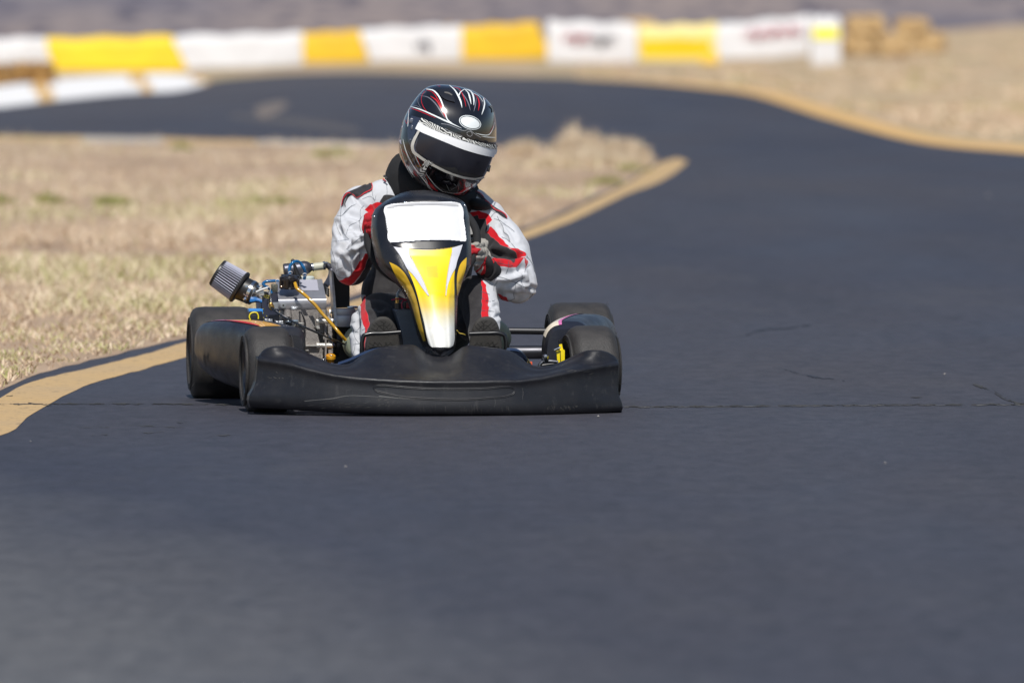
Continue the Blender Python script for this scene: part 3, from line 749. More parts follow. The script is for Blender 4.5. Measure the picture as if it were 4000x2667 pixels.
# ------------------------------------------------------------------ the kart
def plastic(name, base, lite, rough=.42, scr=.35):
    """black moulded plastic with scuffs, dust film and fine scratches"""
    m = bpy.data.materials.new(name); m.use_nodes = True; nt = m.node_tree; n = nt.nodes; L = nt.links
    b = n['Principled BSDF']; tc = n.new('ShaderNodeTexCoord')
    def nz(s, st=(1, 1, 1), d=6, r=.6, rot=(0, 0, 0)):
        mp = n.new('ShaderNodeMapping'); mp.inputs['Scale'].default_value = st; mp.inputs['Rotation'].default_value = rot; L.new(tc.outputs['Object'], mp.inputs['Vector'])
        a = n.new('ShaderNodeTexNoise'); a.inputs['Scale'].default_value = s; a.inputs['Detail'].default_value = d; a.inputs['Roughness'].default_value = r; L.new(mp.outputs[0], a.inputs['Vector']); return a.outputs['Fac']
    def mr(v, a, c, d=0, e=1):
        r = n.new('ShaderNodeMapRange'); r.inputs['From Min'].default_value = a; r.inputs['From Max'].default_value = c
        r.inputs['To Min'].default_value = d; r.inputs['To Max'].default_value = e; L.new(v, r.inputs['Value']); return r.outputs[0]
    def mix(f, a, c):
        x = n.new('ShaderNodeMix'); x.data_type = 'RGBA'; L.new(f, x.inputs['Factor'])
        for s, v in (('A', a), ('B', c)):
            if isinstance(v, tuple): x.inputs[s].default_value = (*v, 1)
            else: L.new(v, x.inputs[s])
        return x.outputs['Result']
    c = mix(mr(nz(9), .42, .7, 0, .7), base, lite)
    c = mix(mr(nz(40, (1, 1, .5), 8, .7, (0, .5, 0)), .58, .76, 0, scr * 1.8), c, (.12, .115, .11))
    c = mix(mr(nz(150, (.03, 1, 1), 2, .5, (0, .35, 0)), .70, .76, 0, scr * .8), c, (.16, .16, .16))
    L.new(c, b.inputs['Base Color']); L.new(mr(nz(14), .3, .75, rough - .08, rough + .16), b.inputs['Roughness'])
    bp = n.new('ShaderNodeBump'); bp.inputs['Strength'].default_value = .25; bp.inputs['Distance'].default_value = .002
    L.new(nz(420, d=2), bp.inputs['Height']); L.new(bp.outputs[0], b.inputs['Normal'])
    return m
M_BUMP = plastic('scuffed_black_plastic', (.0080, .0082, .0115), (.020, .019, .021), .43, .16)
M_FAIR = plastic('glossy_black_plastic', (.010, .011, .015), (.018, .018, .022), .26, .08)
M_POD = plastic('pod_plastic', (.013, .015, .024), (.030, .028, .026), .34, .40)
def rubber():
    m = mat('slick_rubber', (.022, .021, .021), .58, c2=(.046, .042, .040), vscale=16, bump=.5, bscale=260, rvar=.1, spec=.4)
    return m
M_RUB = rubber(); M_RUBS = mat('tyre_sidewall', (.022, .021, .021), .55, c2=(.045, .042, .04), vscale=25, spec=.4)
M_RIM = mat('dark_alloy', (.10, .095, .10), .32, .9, var=.2, vscale=30); M_DARK = mat('dark_void', (.008, .008, .009), .6)
M_ALU = mat('brushed_aluminium', (.46, .46, .47), .33, .85, var=.12, vscale=3, stretch=(1, 1, 60), bump=.08)
M_ALU2 = mat('aluminium_sheet', (.42, .42, .45), .38, .7, var=.10, vscale=18, bump=.05)
M_STEEL = mat('polished_steel', (.62, .62, .62), .16, 1.0); M_ZINC = mat('zinc_bolt', (.70, .72, .74), .22, 1.0, var=.2, vscale=60)
M_CAST = mat('cast_aluminium', (.30, .275, .255), .48, .45, c2=(.19, .175, .165), vscale=22, bump=.7, bscale=500, rvar=.1)
M_CASTL = mat('cast_edge', (.50, .48, .44), .4, .5, var=.2, vscale=30, bump=.3)
M_BLK = mat('black_satin', (.014, .014, .016), .38, var=.3, vscale=20); M_BLKM = mat('black_powdercoat', (.006, .006, .007), .30, coat=.3, rvar=.08, vscale=60)
M_HEAT = mat('heat_dulled_steel', (.13, .135, .165), .42, .75, c2=(.07, .07, .09), vscale=9, bump=.2)
M_BRASS = mat('brass', (.55, .36, .12), .3, .9, var=.2, vscale=60)
M_YEL = mat('yellow_sticker', (.90, .60, .0), .28, coat=.4, c2=(.88, .56, .0), vscale=5)
M_YELO = mat('ochre_sticker', (.78, .47, .008), .30, coat=.3, c2=(.62, .38, .03), vscale=16)
M_WHT = mat('white_vinyl', (.74, .74, .75), .38, coat=.2, c2=(.66, .66, .68), vscale=14)
M_WHT2 = mat('pearl_white_vinyl', (.62, .62, .66), .30, coat=.3, c2=(.58, .58, .62), vscale=10)
M_GREYL = mat('grey_keyline', (.42, .37, .28), .5)
M_NAVY = mat('navy_casting', (.018, .024, .05), .35, c2=(.03, .03, .045), vscale=25, coat=.3)

kart = empty('go_kart', KO, KA, 'black racing kart with a tall yellow and white nose panel and blank number plate', 'go-kart')

# ---- wheels -------------------------------------------------------
def wheel(cx, cy, R, Wd, rimR, side, steer=0.0, seed=0, rear=False):
    q1, q2, q3, q4 = (.935, .978, .996, .84) if rear else (.865, .932, .978, .775)
    root = empty('wheel', (0, 0, 0)); root.parent = kart; root['off'] = (cx, cy, R - .004)
    root.location = (cx, cy, R - .004); root.rotation_euler = (0, 0, steer); c = Vector((cx, cy, R - .004))
    h = Wd / 2; s = side   # side -1: outer face towards -x
    pr = [(-h * .86, rimR - .004), (-h * .92, rimR + .006), (-h * .99, rimR + .020), (-h * 1.0, (R + rimR) / 2), (-h * .97, R * q4), (-h * .90, R * q1), (-h * .80, R * q2),
          (-h * .66, R * q3), (-h * .3, R), (0, R * 1.001), (h * .3, R), (h * .66, R * q3), (h * .80, R * q2), (h * .90, R * q1), (h * .97, R * q4), (h * 1.0, (R + rimR) / 2), (h * .99, rimR + .020), (h * .92, rimR + .006), (h * .86, rimR - .004)]
    pr = [tuple(p)[:2] for p in catmull([Vector((a, b, 0)) for a, b in pr], 64)]
    mb = MB(); A, B = c + Vector((-.5, 0, 0)), c + Vector((.5, 0, 0))
    mb.lathe(A, B, [(x + .5, r) for x, r in pr], 96, caps=False)
    # crumbs and strings of worn rubber along the shoulders
    rr = random.Random(seed)
    for _ in range(26):
        f = rr.uniform(0, 2 * PI); x = rr.choice((-1, 1)) * h * rr.uniform(.88, .96); q = R * .955
        p = c + Vector((x, -math.cos(f) * q, math.sin(f) * q)); o = Vector((math.copysign(.5, x), -math.cos(f), math.sin(f))).normalized()
        l = rr.uniform(.002, .006) if rr.random() < .88 else .014
        mb.tube([p - o * .003, p + o * l * .6, p + o * l + Vector((rr.uniform(-1, 1), rr.uniform(-1, 1), rr.uniform(-1, 1))) * l * .5], lambda t: .0008 * (1 - t * .7), 5, 6)
    for k in (.30, .42, .8):      # moulded rings on the sidewalls
        for sd in (-1, 1):
            pass
    rg = mb
    for sd in (-1, 1):
        for q in (.28, .40, .52):
            r_ = rimR + (R - rimR) * q
            rg.lathe(c + Vector((sd * h * .985, 0, 0)), c + Vector((sd * (h * 1.0 + .0035), 0, 0)), [(0, r_ - .002), (1, r_ - .0008), (1, r_ + .0008), (0, r_ + .002)], 64, caps=False)
    mb.build('tyre', M_RUB, root, auto=None)
    rm = MB(); d = [( -.5 * Wd * .90, rimR + .004), (-.5 * Wd * .93, rimR - .001), (-.5 * Wd * .88, rimR - .006), (-.5 * Wd * .6, rimR * .86), (-.1 * Wd, rimR * .80), (.1 * Wd, rimR * .80), (.5 * Wd * .6, rimR * .86), (.5 * Wd * .88, rimR - .006), (.5 * Wd * .93, rimR - .001), (.5 * Wd * .90, rimR + .004)]
    rm.lathe(A, B, [(x + .5, r) for x, r in d], 64, caps=False)
    rm.lathe(c + Vector((s * Wd * .02, 0, 0)), c + Vector((s * Wd * .06, 0, 0)), [(0, rimR * .84), (1, rimR * .84)], 48)
    rm.build('rim', M_RIM, root)
    hb = MB(); hb.lathe(c - Vector((s * .07, 0, 0)), c + Vector((s * .06, 0, 0)), [(0, .026), (.5, .026), (.55, .034), (.8, .034), (.82, .018), (1, .016)], 24)
    for k in range(3):
        f = 2 * PI * k / 3 + .4; o = Vector((0, math.cos(f), math.sin(f))) * .029
        hb.cyl(c + o, c + o + Vector((s * .035, 0, 0)), .0055, n=6)
    hb.build('hub', M_ZINC, root)
    return root
def wx(px, py, ly): return K(px, py, ly).x
RF, RR_ = .139, .154
lf_out = wx(946, 1440, 0.0); rf_out = wx(2424, 1440, 0.0)
WF = .150
wheel(lf_out + WF / 2 + .004, .0, RF, WF, .079, -1, math.radians(1.5), 1)
wheel(rf_out - WF / 2 - .022, .0, RF, .156, .074, 1, math.radians(4.5), 2)
RY = 1.14; lr_out = wx(737, 1380, RY); rr_out = wx(2388, 1360, RY); WR = .205
wheel(lr_out + WR / 2 + .004, RY, RR_, WR, .080, -1, 0, 3, True)
wheel(rr_out - WR / 2 - .004, RY, .159, WR, .080, 1, 0, 4, True)
M_AXLE = mat('axle_steel', (.10, .10, .11), .40, .95, var=.25, vscale=20, stretch=(1, 8, 8))
mb = MB(); mb.cyl((lr_out + .1, RY, .150), (rr_out - .1, RY, .150), .0225, n=32); mb.build('axle', M_AXLE, kart)

# ---- front bumper --------------------------------------------------
TOPB = [(972, 1420), (985, 1405), (1007, 1392), (1026, 1367), (1045, 1357), (1072, 1351), (1110, 1349), (1147, 1355), (1194, 1371), (1249, 1399), (1291, 1418), (1324, 1424), (1361, 1422), (1389, 1406), (1417, 1383), (1454, 1367), (1486, 1356), (1542, 1347), (1598, 1343), (1621, 1346), (1645, 1362), (1668, 1380), (1700, 1391), (1730, 1393), (1756, 1388), (1785, 1370), (1808, 1353), (1830, 1346), (1882, 1350), (1952, 1360), (1998, 1372), (2026, 1387), (2052, 1411), (2081, 1427), (2107, 1431), (2144, 1428), (2181, 1416), (2214, 1402), (2255, 1381), (2285, 1368), (2314, 1365), (2348, 1367), (2377, 1376), (2403, 1390), (2414, 1404), (2419, 1416)]
CREB = [(1007, 1400), (1026, 1403), (1080, 1411), (1142, 1422), (1212, 1443), (1305, 1464), (1398, 1475), (1486, 1481), (1579, 1486), (1672, 1489), (1765, 1489), (1858, 1488), (1952, 1486), (2022, 1486), (2118, 1475), (2207, 1455), (2281, 1440), (2355, 1426), (2417, 1420)]
BOTB = [(980, 1588), (1003, 1592), (1119, 1600), (1259, 1608), (1419, 1617), (1579, 1622), (1800, 1624), (1985, 1625), (2170, 1623), (2318, 1617), (2425, 1608)]
LEFTX = [(1392, 1008), (1416, 1006), (1451, 1004), (1490, 1000), (1520, 989), (1544, 975), (1565, 972), (1588, 978)]
RIGHTX = [(1404, 2413), (1420, 2416), (1460, 2415), (1507, 2412), (1544, 2418), (1570, 2428), (1592, 2433), (1607, 2427)]
BX0, BX1 = 1008, 2414
def bump_ly(x):
    u = (x - 1700) / 730.0
    return -.445 + .235 * abs(u) ** 2.4
mb = MB(); R = []; NB = 190
for i in range(NB + 1):
    x = BX0 + (BX1 - BX0) * i / NB
    ly = bump_ly(x); yt, yc, yb = interp(x, TOPB), interp(x, CREB), interp(x, BOTB)
    u = abs((x - 1700) / 720.0)
    yc = max(yc, yt + 8)
    lump = smoothstep(.9, .65, u)
    dt = .03 + .15 * lump * (1 if yt < 1400 else .8)        # how far the top edge stands back
    dt = .032 + .19 * lump * smoothstep(1500, 1380, yt) + .018 * (1 - lump)
    rows = [(yb - 10, .14), (yb - 4, .06), (yb, .028), (yb - 3, .014), (yb - 9, .006), (yb - 20, .001), (yb - 36, -.001), ((yb + yc) / 2 + 10, .001), ((yb + yc) / 2 - 14, .004),
            (yc + 16, .005), (yc + 7, .002), (yc + 2, .002), (yc - 3, .010), (yc - 10, .028), (yc - (yc - yt) * .35, .028 + (dt - .028) * .33), (yc - (yc - yt) * .65, .028 + (dt - .028) * .62),
            (yt + 10, dt * .93 + .0), (yt + 3, dt), (yt, dt + .010), (yt + 3, dt + .020), (yt + 16, dt + .028), (yt + 70, dt + .03)]
    rows = [tuple(p)[:2] for p in catmull([Vector((a, b * 300, 0)) for a, b in rows], 60)]
    row = []
    for yy, dd in rows:
        dd /= 300; xx = x
        # flare of the two ends
        if x < 1250: xx += (interp(yy, LEFTX) - 1008) * smoothstep(1250, 1000, x) if yy > 1392 else 0
        if x > 2200: xx += (interp(yy, RIGHTX) - 2414) * smoothstep(2200, 2420, x) if yy > 1404 else 0
        row.append(K(xx, yy, ly + dd))
    R.append(row)
# wrap both ends back beside the wheels
def wrapped(row, s):
    out = []
    for k in range(1, 9):
        t = k / 8; a = t * PI / 2
        out.append([p + Vector((s * .002 * math.sin(a), .016 * (1 - math.cos(a)) + .05 * t * t, 0)) for p in row])
    return out
Lw = wrapped(R[0], -1); Rw = wrapped(R[-1], 1)
R = Lw[::-1] + R + Rw
# shift the wraps so the silhouette stays put
for rr in R:
    pass
mb.grid(R)
bump = mb.build('front_bumper', M_BUMP, kart, auto=None)
B_BUMP = BVHTree.FromPolygons([tuple(v) for v in mb.V], mb.F); BR = [list(mb.V)]; BF = list(mb.F)
# pressed outline of the recess across its face
loop = [(1461, 1516), (1467, 1508), (1486, 1505), (1545, 1509), (1626, 1516), (1765, 1520), (1905, 1517), (1975, 1511), (1998, 1513), (2010, 1525), (2005, 1537), (1989, 1544), (1905, 1555), (1830, 1560), (1742, 1560), (1660, 1557), (1579, 1551), (1500, 1535), (1470, 1526)]
P = catmull([Vector((*p, 0)) for p in loop], 160, True)
pl = [hit(B_BUMP, p.x, p.y, .0004) for p in P]; pl = [p for p in pl if p]
mb = MB()
R = []
for i, p in enumerate(pl):
    a, b = pl[i - 1], pl[(i + 1) % len(pl)]; t = (b - a).normalized(); nn = Vector((t.z, 0, -t.x))
    R.append([p + nn * x + Vector((0, -h_, 0)) for x, h_ in ((-.0042, -.001), (-.0028, .0014), (-.0014, .0016), (0, -.0003), (.0014, .0016), (.0028, .0014), (.0042, -.001))])
mb.grid(R, closed_u=True); mb.build('recess_moulding', M_BUMP, bump, auto=None)
mb = MB(); cx_, cy_ = 1736, 1532
for dy in (-1, 1):
    pp = [(cx_ + (x - cx_) * (.992 if dy < 0 else 1.012), cy_ + (y - cy_) * (.86 if dy < 0 else 1.15)) for x, y in loop]; stroke(pp, 2.0, B_BUMP, mb, 0, .0007, 150, True)
mb.build('groove_line', mat('groove_dark', (.003, .003, .004), .7), bump, auto=None)
mb = MB()
for pts, w in ([(1190, 1566), (1245, 1561), (1300, 1556), (1352, 1546), (1420, 1546), (1480, 1550)], [2.5, 2, 3, 2, 2, 1]), ([(1480, 1547), (1530, 1552), (1620, 1560)], [4, 3, 1]), \
        ([(2040, 1514), (2043, 1530), (2040, 1560)], [.5, 1.2, .5]), ([(1930, 1547), (1935, 1575), (1930, 1590)], [.5, 1, .5]):
    stroke(pts, w, B_BUMP, mb, 0, .0006)
mb.build('scratch', mat('scratch_mark', (.10, .098, .095), .6), bump, auto=None)
# screws / lens bezel
# ---- nose panel ----------------------------------------------------
FL = [(743.2, 1645), (743.8, 1625), (745, 1605), (748, 1589), (757, 1560), (769, 1537), (780, 1514), (792, 1496), (803, 1480), (815, 1467), (836, 1458), (887, 1454), (928, 1458), (1004, 1474), (1035, 1489), (1050, 1502), (1085, 1542), (1113, 1570), (1146, 1589), (1192, 1607), (1239, 1621), (1295, 1635), (1346, 1658), (1368, 1668), (1380, 1682), (1387, 1696), (1390, 1706), (1392, 1716)]
FR = [(743.2, 1655), (743.8, 1675), (745, 1688), (749, 1702), (755, 1728), (762, 1751), (770, 1778), (780, 1800), (792, 1814), (805, 1822), (851, 1833), (938, 1840), (997, 1842), (1038, 1839), (1066, 1826), (1108, 1804), (1164, 1788), (1229, 1785), (1299, 1783), (1350, 1780), (1368, 1774), (1380, 1758), (1387, 1744), (1390, 1736), (1392, 1726)]
def fy_ly(y): return interp(y, [(743, .115), (800, .07), (1000, -.02), (1150, -.12), (1392, -.245)])
rowsy = [743.2, 743.8, 745, 747.5, 751, 756, 762] + list(np.linspace(769, 1365, 96)) + [1370, 1375, 1380, 1384, 1387, 1390, 1392]
PLATE = [(1502, 815), (1506, 808), (1514, 804), (1557, 796), (1623, 791), (1700, 790), (1782, 793), (1794, 796), (1803, 808), (1810, 861), (1817, 912), (1816, 944), (1811, 947), (1761, 941), (1700, 940), (1634, 943), (1540, 952), (1527, 950), (1521, 944), (1514, 900), (1506, 851)]
LENS = [(1532, 957), (1634, 949), (1700, 946), (1761, 947), (1806, 951), (1808, 953), (1788, 958), (1740, 964), (1690, 967), (1620, 967), (1570, 963), (1538, 959)]
NU = 190; uu = [0.5 - 0.5 * math.cos(PI * k / NU) for k in range(NU + 1)]
uu = [.5 * (a + k / NU) for k, a in enumerate(uu)]
pts = [(interp(y, FL) + (interp(y, FR) - interp(y, FL)) * u, y) for y in rowsy for u in uu]
sp = sdf_poly(pts, PLATE); sl = sdf_poly(pts, LENS)
R = []; k = 0
for y in rowsy:
    row = []; xl, xr = interp(y, FL), interp(y, FR); wdt = xr - xl
    for u in uu:
        s = abs(2 * u - 1); upper = smoothstep(1100, 960, y)
        edge_px = min(u, 1 - u) * wdt
        d = .055 * s ** 3.6 * upper + (1 - upper) * (.075 * s ** 2.0)
        d += .030 * max(0, 1 - edge_px / 22) ** 2                       # rolled rim at the sides
        d += .055 * max(0, 1 - (y - 743) / 34) ** 2.2                      # and over the top
        d += .012 * smoothstep(2, -14, sp[k]) * upper                     # plate sits in a shallow tray
        d += .05 * max(0, 1 - (1392 - y) / 40) ** 2
        if upper < 1: d -= (1 - upper) * .005 * math.exp(-((s - .62) / .10) ** 2)   # folds along both flanks
        row.append(K(pts[k][0], y, fy_ly(y) + d)); k += 1
    R.append(row)
# side returns
for row in R:
    l0, r0 = row[0], row[-1]
    lw = [l0 + Vector((.0 - .004 * t + .006 * t * t, .075 * t, -.012 * t)) for t in (.15, .4, .7, 1)]
    rw = [r0 + Vector((-.004 * t, .06 * t, -.012 * t)) for t in (.15, .4, .7, 1)]
    row[:] = lw[::-1] + row + rw
mb = MB(); mb.grid(R, flip=True); top = R[0]
mb.grid([top, [p + Vector((0, .05, -.004)) for p in top]])
fair = mb.build('nose_panel', M_FAIR, kart, auto=None)
B_F = BVHTree.FromPolygons([tuple(v) for v in mb.V], mb.F)
poly_decal('number_plate', [tuple(p)[:2] for p in catmull([Vector((*q, 0)) for q in PLATE], 120, True)], B_F, M_WHT, fair, .0024, 1.6)
for a, b in (([(1502, 815), (1506, 851), (1514, 900), (1521, 944)], [(1505, 811), (1510, 851), (1518, 900), (1524, 948)]), ([(1801, 800), (1808, 861), (1814, 912), (1814, 946)], [(1803, 808), (1810, 861), (1817, 912), (1817, 942)])):
    pass
poly_decal('plate_slot', [(1527, 950), (1560, 949), (1634, 943), (1700, 940), (1761, 941), (1814, 946), (1808, 954), (1790, 961), (1740, 969), (1690, 974), (1620, 974), (1570, 968), (1540, 959)], B_F, mat('gloss_black_slot', (.006, .006, .008), .2, coat=.6), fair, .0034, 1.6)
# nose sticker: yellow field fading to white at the foot
def nose_vinyl():
    m = bpy.data.materials.new('nose_vinyl'); m.use_nodes = True; nt = m.node_tree; n = nt.nodes; L = nt.links
    b = n['Principled BSDF']; b.inputs['Roughness'].default_value = .48; b.inputs['Coat Weight'].default_value = .25; b.inputs['Coat Roughness'].default_value = .3
    tc = n.new('ShaderNodeTexCoord'); sx = n.new('ShaderNodeSeparateXYZ'); L.new(tc.outputs['Object'], sx.inputs[0])
    z0 = K(1720, 1150, -.1).z; z1 = K(1720, 1285, -.2).z
    nz = n.new('ShaderNodeTexNoise'); nz.inputs['Scale'].default_value = 12; L.new(tc.outputs['Object'], nz.inputs['Vector'])
    ad = n.new('ShaderNodeMath'); ad.operation = 'MULTIPLY_ADD'; L.new(nz.outputs['Fac'], ad.inputs[0]); ad.inputs[1].default_value = .02; L.new(sx.outputs['Z'], ad.inputs[2])
    r = n.new('ShaderNodeMapRange'); r.inputs['From Min'].default_value = z0 + .01; r.inputs['From Max'].default_value = z1 + .01; L.new(ad.outputs[0], r.inputs['Value'])
    cr = n.new('ShaderNodeValToRGB'); e = cr.color_ramp.elements; e[0].color = (.92, .62, .0, 1); e[1].color = (.80, .79, .74, 1)
    x = e.new(.35); x.color = (.78, .56, .12, 1); x = e.new(.7); x.color = (.74, .68, .48, 1); L.new(r.outputs[0], cr.inputs['Fac'])
    # small faded square of dirt low in the yellow
    c0 = K(1690, 1062, -.08); vs = n.new('ShaderNodeVectorMath'); vs.operation = 'SUBTRACT'; L.new(tc.outputs['Object'], vs.inputs[0]); vs.inputs[1].default_value = c0
    s2 = n.new('ShaderNodeSeparateXYZ'); L.new(vs.outputs[0], s2.inputs[0])
    def ab(o, sc_):
        a = n.new('ShaderNodeMath'); a.operation = 'ABSOLUTE'; L.new(o, a.inputs[0]); c = n.new('ShaderNodeMath'); c.operation = 'MULTIPLY'; L.new(a.outputs[0], c.inputs[0]); c.inputs[1].default_value = sc_; return c.outputs[0]
    mx = n.new('ShaderNodeMath'); mx.operation = 'MAXIMUM'; L.new(ab(s2.outputs['X'], 1), mx.inputs[0]); L.new(ab(s2.outputs['Z'], 1), mx.inputs[1])
    n3 = n.new('ShaderNodeTexNoise'); n3.inputs['Scale'].default_value = 90; L.new(tc.outputs['Object'], n3.inputs['Vector'])
    a3 = n.new('ShaderNodeMath'); a3.operation = 'MULTIPLY_ADD'; L.new(n3.outputs['Fac'], a3.inputs[0]); a3.inputs[1].default_value = .012; L.new(mx.outputs[0], a3.inputs[2])
    r3 = n.new('ShaderNodeMapRange'); r3.inputs['From Min'].default_value = .027; r3.inputs['From Max'].default_value = .021; r3.inputs['To Max'].default_value = .30; L.new(a3.outputs[0], r3.inputs['Value'])
    m3 = n.new('ShaderNodeMix'); m3.data_type = 'RGBA'; L.new(r3.outputs[0], m3.inputs['Factor']); L.new(cr.outputs['Color'], m3.inputs['A']); m3.inputs['B'].default_value = (.35, .25, .05, 1)
    # random grime
    n4 = n.new('ShaderNodeTexNoise'); n4.inputs['Scale'].default_value = 30; n4.inputs['Detail'].default_value = 8; L.new(tc.outputs['Object'], n4.inputs['Vector'])
    r4 = n.new('ShaderNodeMapRange'); r4.inputs['From Min'].default_value = .55; r4.inputs['From Max'].default_value = .8; r4.inputs['To Max'].default_value = .22; L.new(n4.outputs['Fac'], r4.inputs['Value'])
    m4 = n.new('ShaderNodeMix'); m4.data_type = 'RGBA'; L.new(r4.outputs[0], m4.inputs['Factor']); L.new(m3.outputs['Result'], m4.inputs['A']); m4.inputs['B'].default_value = (.45, .33, .12, 1)
    L.new(m4.outputs['Result'], b.inputs['Base Color']); return m
NL = [(1538, 965), (1561, 997), (1579, 1029), (1603, 1076), (1626, 1136), (1645, 1211), (1659, 1267), (1670, 1322), (1677, 1346), (1688, 1356)]
NR = [(1805, 957), (1794, 992), (1783, 1024), (1775, 1066), (1774, 1136), (1774, 1211), (1774, 1280), (1773, 1335), (1768, 1350), (1758, 1357)]
def warp(A, B):  # rows with a sagging upper edge
    return A, B
mbn = MB()
A = catmull([Vector((*a, 0)) for a in NL], 110); B = catmull([Vector((*b, 0)) for b in NR], 110); R = []
for i, (a, b) in enumerate(zip(A, B)):
    row = []; t = i / 109; sag = 13 * max(0, 1 - t / .25)
    for k in range(41):
        s = k / 40; q = a.lerp(b, s); q.y += sag * (1 - (2 * s - 1) ** 2) * 1.0
        row.append(hit(B_F, q.x, q.y, .0010))
    R.append(row)
mbn.grid([[p if p else Vector((0, 0, 0)) for p in r] for r in R]); mbn.build('nose_sticker', nose_vinyl(), fair, auto=None)
strip('white_flash', [(1538, 965), (1561, 997), (1579, 1029), (1592, 1052), (1612, 1072), (1632, 1098), (1652, 1128), (1672, 1156)], [(1594, 974), (1598, 997), (1617, 1029), (1628, 1052), (1643, 1076), (1655, 1100), (1664, 1125), (1676, 1157)], B_F, M_WHT2, fair, .0032, 110, 16)
strip('white_flash', [(1805, 957), (1794, 992), (1783, 1024), (1777, 1048), (1765, 1070), (1755, 1095), (1746, 1125), (1741, 1156)], [(1764, 970), (1764, 988), (1757, 1020), (1752, 1045), (1747, 1070), (1743, 1098), (1740, 1125), (1739, 1157)], B_F, M_WHT2, fair, .0032, 110, 16)
mb = MB()
stroke([(1596, 985), (1617, 1029), (1636, 1064), (1655, 1100), (1665, 1125), (1677, 1158)], 2.6, B_F, mb, 0, .0032)
stroke([(1764, 988), (1757, 1020), (1749, 1060), (1743, 1098), (1739, 1157)], 2.6, B_F, mb, 0, .0032)
mb.build('keyline', M_GREYL, fair, auto=None)
strip('flank_sticker', [(1522, 1024), (1542, 1066), (1564, 1106), (1581, 1130), (1601, 1168), (1624, 1240), (1642, 1296), (1656, 1332)], [(1522, 1024), (1551, 1038), (1579, 1064), (1604, 1105), (1627, 1162), (1646, 1248), (1658, 1300), (1664, 1330)], B_F, M_YELO, fair, .0020, 90, 8)
strip('flank_sticker', [(1821, 1006), (1800, 1028), (1786, 1068), (1783, 1110), (1784, 1152)], [(1822, 1008), (1819, 1043), (1806, 1092), (1795, 1130), (1786, 1154)], B_F, M_YELO, fair, .0012, 40, 6)
mb = MB()
for x, y in ((1581, 791), (1815, 803), (1462, 846)):
    p = hit(B_F, x, y, .0); 
    if p: mb.ball(p, .004, 12, 8)
mb.build('screw', M_ZINC, fair)
mb = MB()   # lens rim lines
stroke([(1540, 958), (1575, 967), (1625, 974), (1690, 976), (1745, 971), (1795, 961)], [1, 3, 3, 2, 1], B_F, mb, 0, .0012)
mb.build('moulded_lip', mat('grey_lip', (.09, .09, .10), .3), fair, auto=None)  # lighter grey line along the lower rim

# support struts of the panel and steering column
mb = MB(); mb.tube(chain([(1620, 1000, .03), (1650, 1200, .05), (1672, 1340, -.05)]), .008); mb.tube(chain([(1700, 1000, .05), (1720, 1200, .05), (1735, 1340, -.05)]), .008)
mb.build('panel_bracket', M_BLKM, kart)
# steering wheel
sw = MB(); cen = K(1650, 928, .27); tilt = Matrix.Rotation(math.radians(-24), 3, 'X')
ringp = [cen + tilt @ Vector((math.cos(a) * .176, 0, math.sin(a) * .168 * (1 if math.sin(a) < 0 else .8))) for a in [2 * PI * k / 40 for k in range(40)]]
sw.tube(ringp, .0135, 14, 96, closed=True)
swo = sw.build('steering_wheel', mat('black_suede', (.010, .010, .012), .8, bump=.5, bscale=900), kart)
sp_ = MB()
for a in (0.15, PI - .15, -PI / 2): sp_.prism([cen + tilt @ Vector((math.cos(a + d) * r_, -.004, math.sin(a + d) * r_)) for r_, d in ((.03, -.5), (.165, -.09), (.165, .09), (.03, .5))], .008)
sp_.cyl(cen + tilt @ Vector((0, -.02, 0)), cen + tilt @ Vector((0, .03, 0)), .04, n=24)
sp_.build('spoke_plate', M_BLK, swo)
mb = MB(); mb.cyl(cen, K(1690, 1330, -.02), .010); mb.build('steering_column', M_BLKM, kart)

# ---- pods ----------------------------------------------------------
def pod(side):
    mb = MB(); R = []; N = 34
    for i in range(N):
        t = i / (N - 1); ly = .17 + .70 * t
        xo = .545 + .150 * math.sin(min(1, (ly - .17) / .66) * PI / 2) ** 1.35 - .02 * smoothstep(.80, .88, ly)
        if side < 0: xo -= .004
        zb = .035 + .06 * ((ly - .17) / .7) ** 1.4; zt = .262 + .017 * math.sin(PI * min(1, (ly - .17) / .62)) - .022 * smoothstep(.74, .88, ly) + (.016 if side > 0 else 0)
        xi = xo - .17; e = max(0, (t - .93) / .07) * .02 + max(0, (.06 - t) / .06) * .02
        cx, cz, hx, hz = (xo + xi) / 2, (zb + zt) / 2, (xo - xi) / 2 - e, (zt - zb) / 2 - e; row = []
        for k in range(44):
            a = 2 * PI * k / 44; c_, s_ = math.cos(a), math.sin(a); p = 2 / (5.6 if side < 0 else 3.2)
            x = hx * math.copysign(abs(c_) ** p, c_); z = hz * math.copysign(abs(s_) ** p, s_)
            x -= .022 * max(0, -z / hz) ** 1.5 * (1 if x > 0 else 0) * 1.9            # belly tucks in
            x -= .006 * max(0, z / hz) ** 2 * (1 if x > 0 else 0)
            row.append(Vector((side * (cx + x), ly, cz + z)))
        R.append(row)
    mb.grid(R, closed_v=True); n = 44
    mb.F.append(tuple(range(n))); mb.M.append(0); mb.F.append(tuple(range((N - 1) * n, N * n))); mb.M.append(0)
    o = mb.build('side_pod', M_POD, kart, auto=60); return o, R
pl_, RL = pod(-1); pr_, RRp = pod(1)
